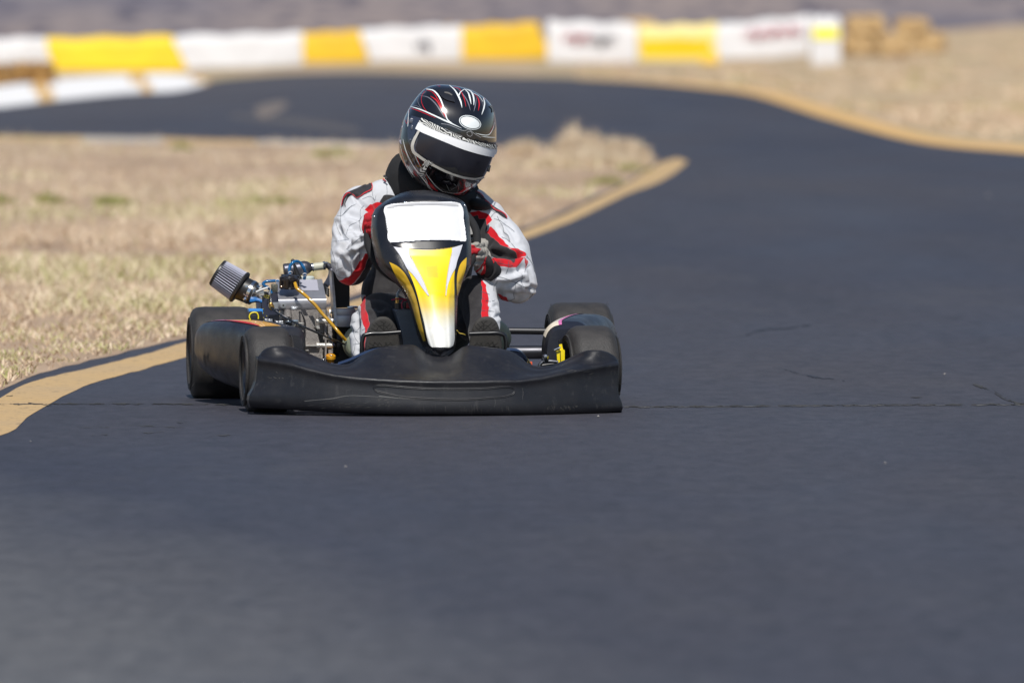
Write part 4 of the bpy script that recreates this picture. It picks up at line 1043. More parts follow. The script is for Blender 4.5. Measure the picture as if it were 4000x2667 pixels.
def pod_sticker(o, R, i0, i1, k0, k1, name, m, off=.002, tap=0):
    mb = MB(); rows = []
    for i in range(i0, i1 + 1):
        t = (i - i0) / (i1 - i0); a = k0 + (k1 - k0) * tap * (1 - math.sin(PI * min(1, t + .02))) * .5; b = k1 - (k1 - k0) * tap * (1 - math.sin(PI * min(1, t + .02))) * .5; row = []
        for q in range(9):
            k = a + (b - a) * q / 8; k_ = int(k) % 44; f = k - int(k); p = R[i][k_].lerp(R[i][(k_ + 1) % 44], f)
            c = sum(R[i], Vector()) / 44; row.append(p + (p - c).normalized() * off)
        rows.append(row)
    mb.grid(rows); mb.build(name, m, o, auto=None)
M_ORG = mat('orange_print', (.70, .36, .05), .35, coat=.3); M_REDP = mat('red_print', (.62, .03, .04), .35, coat=.3); M_CRM = mat('cream_print', (.70, .62, .50), .35, coat=.3); M_MAG = mat('magenta_print', (.55, .15, .35), .35)
pod_sticker(pl_, RL, 3, 30, 8.6, 11.2, 'pod_sticker', M_ORG, .0015); pod_sticker(pl_, RL, 4, 18, 8.1, 9.6, 'pod_sticker', M_REDP, .0025, .8); pod_sticker(pl_, RL, 12, 28, 8.5, 9.3, 'pod_sticker', M_MAG, .0025, .8)
pod_sticker(pr_, RRp, 1, 12, 12.4, 18.5, 'pod_sticker', M_CRM, .0015); pod_sticker(pr_, RRp, 10, 24, 12.4, 18.5, 'pod_sticker', M_ORG, .0022); pod_sticker(pr_, RRp, 1, 22, 11.7, 12.4, 'pod_sticker', M_MAG, .002)

def scuffs(parent, V, Fc, marks, m, nm='scuff_marks'):
    bv = BVHTree.FromPolygons([tuple(v) for v in V], Fc); mb = MB(); rr = random.Random(9)
    for x0, x1, y0, y1, n_, dx, dy, w_ in marks:
        for _ in range(n_):
            x, y = rr.uniform(x0, x1), rr.uniform(y0, y1); a, b = dx * rr.uniform(.4, 1.3), dy * rr.uniform(.4, 1.3)
            stroke([(x, y), (x + a * .5 + rr.uniform(-2, 2), y + b * .5), (x + a, y + b)], [.3, w_ * rr.uniform(.5, 1.3), .3], bv, mb, 0, .0007, 6)
    return mb.build(nm, m, parent, auto=None)
M_SCF = mat('scuffed_plastic', (.085, .08, .075), .7, c2=(.04, .038, .036), vscale=300)
_v = [p for r in RL for p in r]; _f = [(i * 44 + k, i * 44 + (k + 1) % 44, (i + 1) * 44 + (k + 1) % 44, (i + 1) * 44 + k) for i in range(33) for k in range(44)]
scuffs(pl_, _v, _f, [(793, 815, 1375, 1400, 9, 2, 42, 3), (782, 792, 1440, 1455, 4, 2, 30, 3), (905, 930, 1480, 1500, 8, 10, 8, 2.5), (800, 900, 1480, 1510, 12, 14, 10, 2), (830, 940, 1400, 1500, 10, 4, 22, 1.5)], M_SCF)
scuffs(bump, [v for r in BR for v in r], BF, [(2127, 2264, 1582, 1596, 26, 5, 8, 3), (1470, 1560, 1556, 1590, 22, 14, -6, 2), (1500, 1580, 1352, 1366, 8, 40, -3, 1.6), (1860, 1940, 1352, 1362, 8, 40, 4, 1.6), (1620, 2000, 1575, 1600, 30, 3, 22, 1.2), (1040, 1120, 1450, 1480, 6, 14, 6, 3), (2180, 2300, 1445, 1470, 8, 30, -10, 1.5), (1200, 1460, 1570, 1600, 16, 26, -3, 1.3)], M_SCF)
# ---- chassis, pedals, seat, tank ----------------------------------
mb = MB()
for s in (-1, 1):
    mb.tube([(s * .20, -.22, .055), (s * .24, .0, .055), (s * .30, .3, .055), (s * .31, .7, .06), (s * .30, 1.12, .075)], .016)
mb.tube([(-.42, 0, .07), (-.2, -.02, .06), (.2, -.02, .06), (.42, 0, .07)], .014); mb.tube([(-.3, .45, .06), (.3, .45, .06)], .014); mb.tube([(-.32, .9, .07), (.32, .9, .07)], .014)
mb.build('frame', mat('frame_blue_black', (.03, .045, .09), .25, .3, coat=.5), kart)
mb = MB()
fp = [(-.26, -.20), (-.26, .42), (.26, .42), (.26, -.20)]
mb.prism([Vector((x, y, .034)) for x, y in fp], .004, axis=Vector((0, 0, 1))); mb.build('floor_tray', M_ALU2, kart)
# blue-black hoops that show beside the bumper centre
mb = MB(); mb.tube(chain([(1325, 1424, -.1), (1370, 1408, -.12), (1420, 1385, -.14), (1475, 1368, -.18), (1540, 1362, -.2)]), .0085)
mb.tube(chain([(1985, 1368, -.16), (2020, 1373, -.13), (2040, 1388, -.11), (2058, 1412, -.09), (2072, 1436, -.07)]), .0085); mb.build('bumper_hoop', mat('hoop_chrome', (.10, .14, .24), .18, .8, coat=.5), kart)
def pedal(pts):
    mb = MB(); mb.tube(chain(pts), .0072, 14, 60); return mb.build('pedal', M_BLKM, kart)
pedal([(1417, 1420, .0), (1415, 1385, .0), (1416, 1326, .0), (1421, 1311, .0), (1436, 1306, .0), (1500, 1302, .0), (1565, 1297, .0)])
pedal([(1975, 1420, .0), (1976, 1385, .0), (1975, 1325, .0), (1970, 1310, .0), (1956, 1304, .0), (1900, 1302, .0), (1833, 1304, .0)])
M_SEAT = mat('weathered_fibreglass', (.22, .26, .18), .5, c2=(.38, .42, .31), vscale=26, bump=.3, bscale=120, stretch=(1, 1, .5), trans=.0)
mb = MB(); R = []; c = K(1667, 1330, .6)
for i in range(40):
    t = i / 39; ly = .50 + .42 * t; row = []
    half = .262 - .03 * t + .0 * t; zt = .235 + .02 * t; zb = .045
    for k in range(33):
        a = -1 + 2 * k / 32; x = half * math.copysign(abs(math.sin(a * PI / 2)) ** .72, a)
        z = zb + (zt - zb) * abs(a) ** 3.2
        if abs(a) > .8: x += math.copysign(.006 * (abs(a) - .8) * 5, a)
        yy = ly
        if i == 0: pass
        row.append(Vector((c.x + x, yy + .05 * abs(a), z)))
    R.append(row)
mb.grid(R)
# rounded side lips seen from ahead
mb.build('seat', M_SEAT, kart, auto=None)
lips = MB()
def lip(pts_out, pts_in, ly):
    A = catmull([Vector((*p, 0)) for p in pts_out], 24); B = catmull([Vector((*p, 0)) for p in pts_in], 24); R = []
    for a, b in zip(A, B):
        row = []
        for k in range(9):
            t = k / 8; q = a.lerp(b, t); row.append(K(q.x, q.y, ly + .05 * (1 - math.sin(t * PI / 2 + .0)) ** 1.5))
        R.append(row)
    lips.grid(R)
lip([(1374, 1277), (1361, 1287), (1350, 1300), (1342, 1318), (1338, 1341), (1342, 1364), (1352, 1383), (1364, 1394)], [(1382, 1275), (1398, 1285), (1405, 1300), (1408, 1320), (1408, 1341), (1406, 1364), (1400, 1383), (1390, 1396)], .50)
lip([(1938, 1240), (1953, 1250), (1970, 1263), (1986, 1280), (1996, 1307), (1997, 1329), (1988, 1352), (1975, 1370)], [(1925, 1240), (1915, 1250), (1912, 1263), (1912, 1280), (1912, 1307), (1912, 1329), (1915, 1352), (1925, 1372)], .50)
lips.build('seat_lip', M_SEAT, kart, auto=None)
M_TANK = mat('smoky_tank_plastic', (.13, .145, .17), .4, c2=(.095, .105, .12), vscale=14, trans=.05)
mb = MB(); a = K(1546, 1213, .16); b = K(1640, 1213, .16); d = K(1578, 1360, .10)
mb.prism([K(1546, 1216, .15), K(1552, 1211, .15), K(1690, 1209, .15), K(1700, 1380, .13), K(1580, 1380, .13), K(1570, 1304, .14)], .16)
tank = mb.build('fuel_tank', M_TANK, kart, auto=40)
mb = MB(); mb.cyl(K(1556, 1207, .22), K(1556, 1182, .22), .0125, n=24); mb.cyl(K(1594, 1206, .24), K(1594, 1180, .24), .014, n=24); mb.build('tank_cap', M_BLK, tank)
mb = MB(); mb.box(K(1598, 1193, .2), (.018, .012, .018), bev=.002); mb.build('red_clip', mat('red_rubber', (.30, .02, .02), .5), tank)
mb = MB(); mb.tube(chain([(1530, 1172, .2), (1548, 1168, .19), (1580, 1168, .19), (1600, 1172, .19)]), .0018, 8); mb.tube(chain([(1571, 1206, .19), (1571, 1180, .19), (1576, 1175, .19), (1600, 1174, .19)]), .0018, 8); mb.build('red_wire', mat('red_wire', (.40, .01, .05), .5), tank)
mb = MB(); mb.tube(chain([(1551, 1182, .21), (1551, 1162, .21), (1555, 1145, .22), (1564, 1130, .24), (1580, 1118, .26)]), .0042, 10); mb.build('clear_hose', mat('clear_hose', (.45, .50, .52), .15, trans=.3), tank)
mb = MB(); mb.cyl(K(1551, 1184, .21), K(1551, 1162, .21), .0055); mb.build('hose_fitting', M_BRASS, tank)
# yellow wire looping right of the nose
mb = MB(); mb.tube(chain([(1785, 1290, -.05), (1795, 1301, -.04), (1808, 1304, -.04), (1817, 1308, -.03)]), .0016, 8); mb.build('yellow_wire', mat('yellow_wire', (.5, .36, .05), .5), kart)

# ---- rear and right-hand mechanics ---------------------------------
mb = MB(); mb.tube(chain([(1300, 1292, 1.22), (1600, 1292, 1.24), (2000, 1292, 1.22), (2160, 1294, 1.20)]), .0115, 16); mb.build('rear_bar', mat('rear_bar_steel', (.035, .035, .038), .42, .5), kart)
mb = MB(); p = K(2166, 1370, .80)
p = K(2160, 1358, RY - .06); mb.lathe(p, p + Vector((.05, 0, 0)), [(0, .034), (.3, .034), (.32, .052), (.5, .052), (.55, .036), (1, .036)], 32); 
for k in range(5): f = k * 2 * PI / 5 + .3; mb.cyl(p + Vector((-.006, math.cos(f) * .043, math.sin(f) * .043)), p + Vector((.03, math.cos(f) * .043, math.sin(f) * .043)), .006, n=6)
mb.build('wheel_hub', M_STEEL, kart)
hx = K(2195, 1385, .02)
mb = MB(); mb.prism(chain([(2183, 1330, .05), (2196, 1322, .05), (2212, 1345, .05), (2215, 1400, .05), (2200, 1430, .05), (2188, 1430, .05)]), .02); mb.build('stub_axle', M_BLKM, kart)
mb = MB(); mb.prism(chain([(2174, 1372, .0), (2201, 1364, .0), (2206, 1368, .0), (2206, 1406, .0), (2178, 1420, .0)]), .02); mb.prism(chain([(2184, 1346, .012), (2195, 1343, .012), (2199, 1364, .012), (2188, 1368, .012)]), .012)
brk = mb.build('brake_bracket', mat('yellow_anodised', (.85, .66, .01), .3, coat=.4), kart)
mb = MB(); mb.cyl(K(2188, 1371, -.003), K(2190, 1412, -.003), .0012); mb.build('bracket_seam', M_DARK, brk)
mb = MB(); mb.tube(chain([(2165, 1367, -.01), (2178, 1361, -.01), (2190, 1356, -.01)]), .0025); mb.build('lever', M_ZINC, kart)
mb = MB(); p = K(2131, 1399, -.02); mb.lathe(p + Vector((0, 0, -.012)), p + Vector((0, 0, .012)), [(0, .006), (.2, .0095), (.8, .0095), (1, .005)], 12, gear=(6, .05)); mb.build('track_rod_nut', M_ZINC, kart)
mb = MB(); mb.tube(chain([(2105, 1440, .0), (2112, 1420, .0), (2122, 1413, .0), (2150, 1411, .0), (2180, 1414, .0)]), .006, 12); mb.build('yoke', mat('yoke_steel', (.22, .22, .23), .25, .9), kart)
mb = MB(); mb.cyl(K(2105, 1432, .03), K(2190, 1424, .02), .012); mb.build('track_rod', M_BLKM, kart)
mb = MB(); mb.ball(K(2070, 1424, -.06), (.008, .006, .005)); mb.box(K(2070, 1417, -.04), (.014, .006, .008), bev=.001); mb.build('bumper_clip', mat('red_orange_plastic', (.75, .10, .03), .4), kart)
mb = MB(); mb.tube(chain([(2040, 1385, -.10), (2052, 1400, -.10), (2063, 1418, -.10)]), .0015); mb.build('clip_strap', M_BRASS, kart)

# ---- engine --------------------------------------------------------
eng = empty('engine', (0, 0, 0)); eng.parent = kart; eng['off'] = (0, 0, 0)
EY = .66
def quad(mb, pts, ly, th=.006, m=None):
    mb.prism(chain(pts, ly), th, m)
# crankcase: stacked castings, ribs and bosses
mb = MB()
quad(mb, [(1118, 1212), (1276, 1208), (1292, 1230), (1298, 1290), (1300, 1390), (1290, 1430), (1120, 1430), (1108, 1300)], EY - .045, .22)
quad(mb, [(1186, 1234), (1228, 1232), (1232, 1276), (1222, 1282), (1190, 1280)], EY - .065, .06)
quad(mb, [(1148, 1283), (1160, 1272), (1222, 1276), (1240, 1300), (1250, 1345), (1246, 1420), (1160, 1420), (1148, 1340)], EY - .085, .09)
quad(mb, [(1236, 1270), (1280, 1270), (1284, 1300), (1240, 1300)], EY - .07, .06)
quad(mb, [(1268, 1264), (1276, 1264), (1276, 1420), (1270, 1420)], EY - .098, .06)
quad(mb, [(1281, 1272), (1296, 1272), (1298, 1400), (1283, 1400)], EY - .09, .06)
quad(mb, [(1155, 1388), (1262, 1390), (1256, 1398), (1156, 1397)], EY - .1, .03)
mb.build('crankcase', M_CAST, eng, auto=30)
mb = MB()
for x, y, w_ in ((1124, 1226, 17), (1262, 1226, 13)):
    p = K(x, y, EY + .01); mb.lathe(K(x, y - 16, EY - .055), K(x, y + 14, EY - .055), [(0, .011), (.2, .012), (1, .0155), (1.0, .001)], 20)
mb.build('boss', M_CAST, eng)
mb = MB()
for x0, y0, x1, y1, r_ in ((1236, 1349, 1246, 1349, .010), (1246, 1349, 1297, 1349, .0085), (1262, 1317, 1292, 1317, .008), (1276, 1240, 1294, 1258, .009), (1236, 1254, 1284, 1254, .0085)):
    mb.cyl(K(x0, y0, EY - .09), K(x1, y1, EY - .09), r_, n=20)
mb.build('stud_boss', M_CASTL, eng)
mb = MB()
for x0, x1, y in ((1186, 1245, 1350), (1170, 1205, 1368), (1166, 1188, 1262)): mb.box(K((x0 + x1) / 2, y, EY - .092), ((x1 - x0) / 1190, .02, .004), bev=.001)
quad(mb, [(1234, 1272), (1247, 1272), (1250, 1284), (1238, 1284)], EY - .095, .02)
mb.build('cooling_rib', M_CASTL, eng)
mb = MB()
for x, y, a in ((1302, 1349, 1), (1125, 1241, 0), (1260, 1242, 0), (1294, 1217, 1), (1303, 1252, 1)):
    p = K(x, y, EY - .09)
    if a: mb.lathe(p - Vector((.006, 0, 0)), p + Vector((.006, 0, 0)), [(0, .0075), (.7, .0075), (1, .005)], 6)
    else:
        mb.lathe(p + Vector((0, 0, -.004)), p + Vector((0, 0, .004)), [(0, .0055), (1, .0065)], 6); mb.cyl(p - Vector((0, 0, .012)), p, .0028, n=8)
mb.build('bolt', M_ZINC, eng)
mb = MB()  # pale gasket line and small drain on the case
quad(mb, [(1162, 1296), (1178, 1294), (1186, 1306), (1182, 1340), (1166, 1334)], EY - .09, .01); mb.build('case_cover', mat('cast_cover', (.30, .285, .27), .45, .5, var=.15, vscale=30, bump=.3), eng)
mb = MB(); mb.lathe(K(1157, 1312, EY - .088), K(1157, 1312, EY - .092), [(0, .0035), (1, .0035)], 16); mb.build('drain_hole', M_DARK, eng)
# silver float bowl between the tyre and the case
mb = MB(); mb.lathe(K(1140, 1300, EY - .08), K(1140, 1252, EY - .08), [(0, .010), (.25, .016), (.5, .012), (.7, .020), (.9, .022), (1, .018)], 24); mb.box(K(1152, 1254, EY - .09), (.022, .02, .008), bev=.002); mb.build('float_bowl', mat('zinc_bowl', (.55, .60, .63), .2, .95, var=.2, vscale=40), eng)
# cover plate: bent aluminium sheet
mb = MB(); th = .003
tl, tr, br, bl = K(1075, 1092, EY + .10), K(1258, 1090, EY + .10), K(1275, 1167, EY - .04), K(1088, 1170, EY - .04)
fb, fa = K(1276, 1210, EY - .045), K(1087, 1214, EY - .045)
R = []
for i in range(9):
    s = i / 8; row = [tl.lerp(tr, s), (tl.lerp(tr, s)).lerp(bl.lerp(br, s), .5)]
    e0 = bl.lerp(br, s); up_ = (tl.lerp(tr, s) - e0).normalized(); f0 = fa.lerp(fb, s); dn = (f0 - e0).normalized()
    for q in (0, .25, .5, .75, 1): a = q; row.append(e0 + up_ * .004 * (1 - a) ** 2 + dn * .004 * a ** 2 + Vector((0, .0006, 0)))
    row.append(f0); row.append(f0 + Vector((0, th, 0))); R.append(row)
mb.grid(R); o = mb.build('cover_plate', M_ALU2, kart, auto=None)
B_CP = BVHTree.FromPolygons([tuple(v) for v in mb.V], mb.F)
strip('blank_label', [(1172, 1093), (1238, 1093)], [(1179, 1135), (1245, 1135)], B_CP, mat('frosted_label', (.36, .36, .42), .5), o, .0008, 10, 6, curve=False)
mb = MB(); p = hit(B_CP, 1106, 1193, .001); mb.lathe(p, p + Vector((0, -.006, 0)), [(0, .0095), (.6, .0095), (.62, .006), (1, .006)], 24); mb.build('socket_bolt', M_ALU, o)
mb = MB(); mb.lathe(p + Vector((0, -.0062, 0)), p + Vector((0, -.0066, 0)), [(0, .0033), (1, .0033)], 6); mb.build('bolt_socket', M_DARK, o)
mb = MB(); quad(mb, [(1047, 1190), (1054, 1181), (1088, 1180), (1088, 1206), (1056, 1206), (1049, 1200)], EY - .035, .004); mb.build('cable_tab', M_ALU, eng)
mb = MB(); mb.lathe(K(1059, 1194, EY - .03), K(1062, 1203, EY - .055), [(0, .0085), (.3, .0095), (.5, .007), (.8, .009), (1, .006)], 12); mb.ball(K(1058, 1188, EY - .04), .0075); mb.build('cable_fitting', M_BRASS, eng)
mb = MB(); mb.tube(chain([(1061, 1203, .60), (1079, 1217, .58), (1107, 1236, .54), (1136, 1252, .51), (1184, 1275, .49), (1240, 1300, .48), (1290, 1322, .47), (1345, 1344, .50)]), .0034, 10, 90); mb.build('throttle_cable', mat('glossy_cable', (.012, .012, .012), .12, coat=1.0), eng)
mb = MB(); mb.tube(chain([(1168, 1216, EY - .03), (1182, 1232, EY - .105), (1190, 1252, EY - .105), (1192, 1276, EY - .105), (1186, 1305, EY - .105), (1176, 1335, EY - .105), (1160, 1364, EY - .105), (1150, 1385, EY - .03)]), .0026, 10, 80); mb.build('black_wire', M_BLK, eng)
# fuel pump
mb = MB(); P0 = K(1130, 1121, EY - .01); ax = Vector((0, -.28, 1)).normalized()
mb.lathe(P0, P0 + ax * .040, [(0, .030), (.12, .031), (.16, .027), (.62, .027), (.66, .031), (.80, .031), (.84, .024), (.90, .024), (.93, .018), (1, .016)], 40)
u1 = Vector((1, 0, 0)); u2 = ax.cross(u1)
for k in range(6):
    f = k * PI / 3 + .25; o_ = (u1 * math.cos(f) + u2 * math.sin(f)) * .029; mb.cyl(P0 + o_ + ax * .004, P0 + o_ + ax * .036, .0055, n=12)
mb.prism([P0 + u1 * a + u2 * b for a, b in ((-.034, -.012), (-.030, -.022), (.012, -.026), (.030, -.016), (.034, .01), (0, .03), (-.03, .02))], .005, axis=ax)
fp_ = mb.build('fuel_pump', mat('pump_black', (.016, .013, .012), .28, coat=.4), kart)
mb = MB(); mb.ball(P0 + ax * .040, (.0035, .0035, .0015)); mb.ball(P0 + u1 * -.027 + u2 * -.013 + ax * .006, (.006, .006, .004)); mb.build('pump_screw', mat('copper_screw', (.7, .5, .35), .25, 1), fp_)
M_BLUEH = mat('blue_fuel_hose', (.005, .115, .30), .12, coat=.6, c2=(.004, .09, .24), vscale=20); M_AMB = mat('amber_fuel_hose', (.50, .27, .008), .16, coat=.7, c2=(.36, .19, .012), vscale=9)
mb = MB(); mb.tube(chain([(1131, 1074, EY - .02), (1130, 1060, EY - .02), (1133, 1040, EY - .02), (1143, 1027, EY - .02), (1158, 1021, EY - .01), (1173, 1028, EY), (1186, 1046, EY), (1192, 1068, EY + .01), (1189, 1090, EY + .02)]), .0052, 14, 80); mb.build('blue_hose', M_BLUEH, eng)
mb = MB(); mb.tube(chain([(1090, 1097, EY - .02), (1072, 1097, EY - .02), (1053, 1098, EY - .02), (1036, 1101, EY - .02), (1028, 1108, EY - .02), (1033, 1116, EY - .02), (1047, 1123, EY - .01), (1056, 1134, EY), (1060, 1146, EY)]), .0050, 14, 80); mb.build('blue_hose', M_BLUEH, eng)
mb = MB(); mb.tube(chain([(1152, 1105, .60), (1160, 1126, .585), (1184, 1146, .575), (1209, 1169, .56), (1232, 1192, .55), (1257, 1223, .54), (1280, 1248, .53), (1305, 1276, .52), (1330, 1306, .51), (1350, 1328, .52)]), .0056, 14, 100); mb.build('amber_hose', M_AMB, eng)
mb = MB()
for x, y in ((1151, 1106), (1134, 1066), (1190, 1073), (1084, 1097)):
    p = K(x, y, EY - .03); mb.tube([p + Vector((math.cos(a) * .0065, -.004 * math.sin(a), math.sin(a) * .0045)) for a in [2 * PI * k / 8 for k in range(8)]], .0012, 6, 20, closed=True)
mb.build('cable_tie', mat('clear_nylon', (.75, .75, .78), .3), eng)
# breather canister, pale coupling, bent pipe
mb = MB(); a, b = K(1108, 1056, .80), K(1230, 1042, .80)
mb.lathe(a, b, [(0, .012), (.0, .019), (.03, .0215), (.3, .0215), (.42, .0215), (.55, .0225), (.68, .0235), (.80, .019), (.88, .0125), (1, .0115)], 40); mb.build('silencer', M_HEAT, eng)
mb = MB(); mb.cyl(K(1225, 1043, .80), K(1264, 1038, .80), .0125, n=28); mb.build('pipe_sleeve', mat('yellowed_sleeve', (.42, .42, .32), .5, c2=(.55, .55, .47), vscale=30), eng)
mb = MB(); mb.lathe(K(1219, 1044, .80), K(1224, 1043, .80), [(0, .0135), (1, .0135)], 24); mb.ball(K(1270, 1030, .785), .006); mb.cyl(K(1262, 1038, .80), K(1270, 1037, .80), .0138, n=24); mb.cyl(K(1263, 1030, .78), K(1279, 1027, .785), .004); mb.build('hose_clamp', M_ZINC, eng)
mb = MB(); mb.tube(chain([(1262, 1038, .80), (1275, 1036, .80), (1286, 1040, .80), (1294, 1052, .80), (1295, 1068, .79), (1290, 1085, .77), (1281, 1102, .75), (1270, 1118, .72)]), .0100, 20, 60); mb.build('bent_pipe', M_HEAT, eng)
mb = MB(); mb.tube(chain([(1150, 1036, .72), (1158, 1062, .72), (1168, 1092, .72)]), lambda t: .005 + .006 * t, 12, 20); mb.ball(K(1144, 1019, .72), .0065); mb.cyl(K(1145, 1020, .72), K(1151, 1040, .72), .004); mb.build('choke_lever', M_BLK, eng)
mb = MB(); mb.lathe(K(1200, 1096, .78), K(1200, 1078, .78), [(0, .024), (.7, .024), (1, .018)], 24); mb.build('reservoir', mat('milky_plastic', (.50, .55, .52), .35), eng)
mb = MB()
for k in range(4): mb.tube(chain([(1268, 1120 + k * 7, .70), (1278, 1126 + k * 8, .69), (1285, 1134 + k * 8, .69)]), .0035)
mb.build('spark_lead', M_BLK, eng)
# mounting bracket, guard slab and box section beside the seat
mb = MB(); mb.prism(chain([(1295, 1056, .60), (1301, 1058, .60), (1309, 1150, .585), (1318, 1274, .575), (1309, 1274, .575), (1302, 1200, .58), (1297, 1110, .59)]), .05, axis=Vector((-.06, 1, 0))); mb.build('side_bracket', M_ALU, eng)
mb = MB(); mb.prism(chain([(1301, 1058), (1366, 1070), (1366, 1201), (1313, 1203)], .66), .03); mb.build('guard_slab', mat('matt_black_slab', (.008, .008, .009), .55), eng)
mb = MB(); mb.box(K(1345, 1253, .62), (.068, .06, .036), bev=.002); mb.box(K(1345, 1220, .63), (.068, .05, .026), bev=.002); mb.build('box_section', M_ALU2, eng)
mb = MB(); mb.box(K(1375, 1199, .66), (.035, .06, .006), bev=.001); mb.build('sky_lit_plate', mat('sky_tinted_alloy', (.5, .54, .6), .2, .9), eng)  # blue of the sky tinted into this plate's base colour
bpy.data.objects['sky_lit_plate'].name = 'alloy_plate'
# black chain guard shapes low by the seat
mb = MB(); quad(mb, [(1300, 1276), (1372, 1276), (1372, 1420), (1306, 1420)], EY + .02, .1); mb.build('chain_guard', mat('oily_black', (.010, .010, .011), .35), eng)
mb = MB(); mb.lathe(K(1310, 1330, EY - .0), K(1322, 1330, EY - .0), [(0, .05), (1, .05)], 40); mb.build('sprocket', mat('dark_steel', (.05, .05, .055), .4, .8), eng)
# amber cap low down
mb = MB(); P0 = K(1291, 1412, .56); mb.lathe(P0, P0 + Vector((0, -.006, .026)), [(0, .012), (.35, .013), (.4, .0165), (.75, .0165), (.92, .012), (1, .004)], 28); mb.build('oil_cap', mat('amber_cap', (.72, .36, .01), .2, coat=.6, c2=(.45, .14, .01), vscale=30), eng)
mb = MB(); mb.tube(chain([(1262, 1408, .55), (1270, 1398, .55), (1278, 1390, .55), (1295, 1388, .54), (1308, 1392, .55)]), .0014); mb.ball(K(1263, 1405, .55), .004); mb.build('lock_wire', M_ZINC, eng)
# left side: dark radiator-like block, blue cap box, yellow lead
mb = MB(); mb.prism(chain([(1024, 1150), (1032, 1141), (1084, 1140), (1090, 1170), (1092, 1290), (1024, 1290)], EY + .0), .09); blk = mb.build('coil_block', M_NAVY, kart, auto=40)
B_BK = BVHTree.FromPolygons([tuple(v) for v in mb.V], mb.F)
mb = MB(); rr = random.Random(4)
for k in range(16):
    x, y = 1030 + rr.uniform(0, 22), 1152 + rr.uniform(0, 12); stroke([(x, y), (x + rr.uniform(-4, 5), y + rr.uniform(-4, 4)), (x + rr.uniform(-3, 5), y + rr.uniform(-5, 5))], 1.6, B_BK, mb, 0, .0006, 6)
for x, y in ((1026, 1206), (1027, 1222), (1040, 1233), (1028, 1240), (1051, 1175), (1028, 1252)): stroke([(x, y), (x + 3, y + 1)], 2, B_BK, mb, 0, .0006, 3)
mb.build('paint_pen_marks', mat('yellow_pen', (.75, .62, .04), .5), blk, auto=None)
mb = MB(); mb.cyl(K(1056, 1146, EY - .01), K(1059, 1184, EY - .02), .0012); mb.box(K(1054, 1147, EY - .015), (.008, .01, .010), bev=.001); mb.box(K(1048, 1258, EY - .03), (.026, .03, .022), bev=.002); mb.box(K(1090, 1262, EY - .03), (.03, .03, .016), bev=.002); mb.build('clamp_bits', mat('worn_zinc', (.55, .55, .56), .3, .8, c2=(.25, .25, .27), vscale=60, bump=.6), eng)
mb = MB(); mb.box(K(996, 1243, EY - .01), (.044, .06, .048), bev=.004); bx = mb.build('cable_box', M_BLK, kart)
mb = MB(); mb.box(K(997, 1216, EY - .005), (.046, .064, .018), bev=.004); mb.box(K(1018, 1264, EY - .03), (.010, .02, .016), bev=.002); mb.build('blue_lid', mat('sky_blue_plastic', (.03, .22, .62), .4), bx)
mb = MB(); mb.tube(chain([(978, 1250, EY - .05), (974, 1238, EY - .05), (978, 1226, EY - .05), (990, 1220, EY - .05), (1003, 1222, EY - .05), (1009, 1234, EY - .05), (1009, 1246, EY - .05)]), .0022, 8); mb.build('yellow_lead', mat('yellow_lead', (.80, .66, .03), .4), bx)
mb = MB(); mb.box(K(993, 1250, EY - .05), (.022, .012, .034), bev=.003); mb.build('connector', M_BLK, bx)
mb = MB(); mb.prism(chain([(1000, 1172), (1010, 1166), (1022, 1172), (1020, 1196), (1012, 1206), (1004, 1206)], EY + .03), .03); mb.build('manifold_foot', mat('grey_casting', (.22, .22, .24), .4, .6, var=.2, vscale=40), eng)
# air filter
flt = empty('air_filter', (0, 0, 0)); flt.parent = kart; flt['off'] = (0, 0, 0)
p0, p1, p2 = K(853, 1067, .72), K(934, 1120, .705), K(993, 1148, .69)
mb = MB(); ax_ = p1 - p0; ln = ax_.length
NP = 36; n = NP * 8; R = []
for t, r_ in ((.02, .0445), (.5, .0475), (1.0, .0500)):
    c_ = p0 + ax_ * t; rg = mb.ring(c_, ax_, r_, n)
    for k in range(n): rg[k] = c_ + (rg[k] - c_) * (1 + .075 * (2 * abs(((k / 8) % 1) * 2 - 1) ** 1.4 - 1))
    R.append(rg)
mb.grid(R, closed_v=True)
def pleat_mat():
    m = bpy.data.materials.new('pleated_gauze'); m.use_nodes = True; nt = m.node_tree; n_ = nt.nodes; L = nt.links; b = n_['Principled BSDF']; b.inputs['Roughness'].default_value = .7
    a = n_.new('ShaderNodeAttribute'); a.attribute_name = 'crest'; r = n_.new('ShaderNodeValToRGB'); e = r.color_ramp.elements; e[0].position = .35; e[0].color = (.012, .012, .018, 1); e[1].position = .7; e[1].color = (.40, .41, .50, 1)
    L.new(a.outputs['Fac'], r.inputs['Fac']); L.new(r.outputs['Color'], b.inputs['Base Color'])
    tc = n_.new('ShaderNodeTexCoord'); c = n_.new('ShaderNodeTexChecker'); c.inputs['Scale'].default_value = 900; L.new(tc.outputs['Object'], c.inputs['Vector'])
    bp = n_.new('ShaderNodeBump'); bp.inputs['Strength'].default_value = .5; bp.inputs['Distance'].default_value = .001; L.new(c.outputs['Fac'], bp.inputs['Height']); L.new(bp.outputs[0], b.inputs['Normal']); return m
fo = mb.build('pleated_element', pleat_mat(), flt, auto=None)
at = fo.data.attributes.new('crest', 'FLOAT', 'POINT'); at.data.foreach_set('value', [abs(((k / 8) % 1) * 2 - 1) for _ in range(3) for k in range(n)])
mb = MB(); u = ax_.normalized(); q0 = p0 - u * .007
mb.lathe(q0, p0 + u * .004, [(0, .040), (.1, .0455), (.5, .0475), (.85, .0475), (1, .046), (1, .040)], 64); mb.build('end_cap', M_BLK, flt)
mb = MB(); q1 = p1 + u * .009
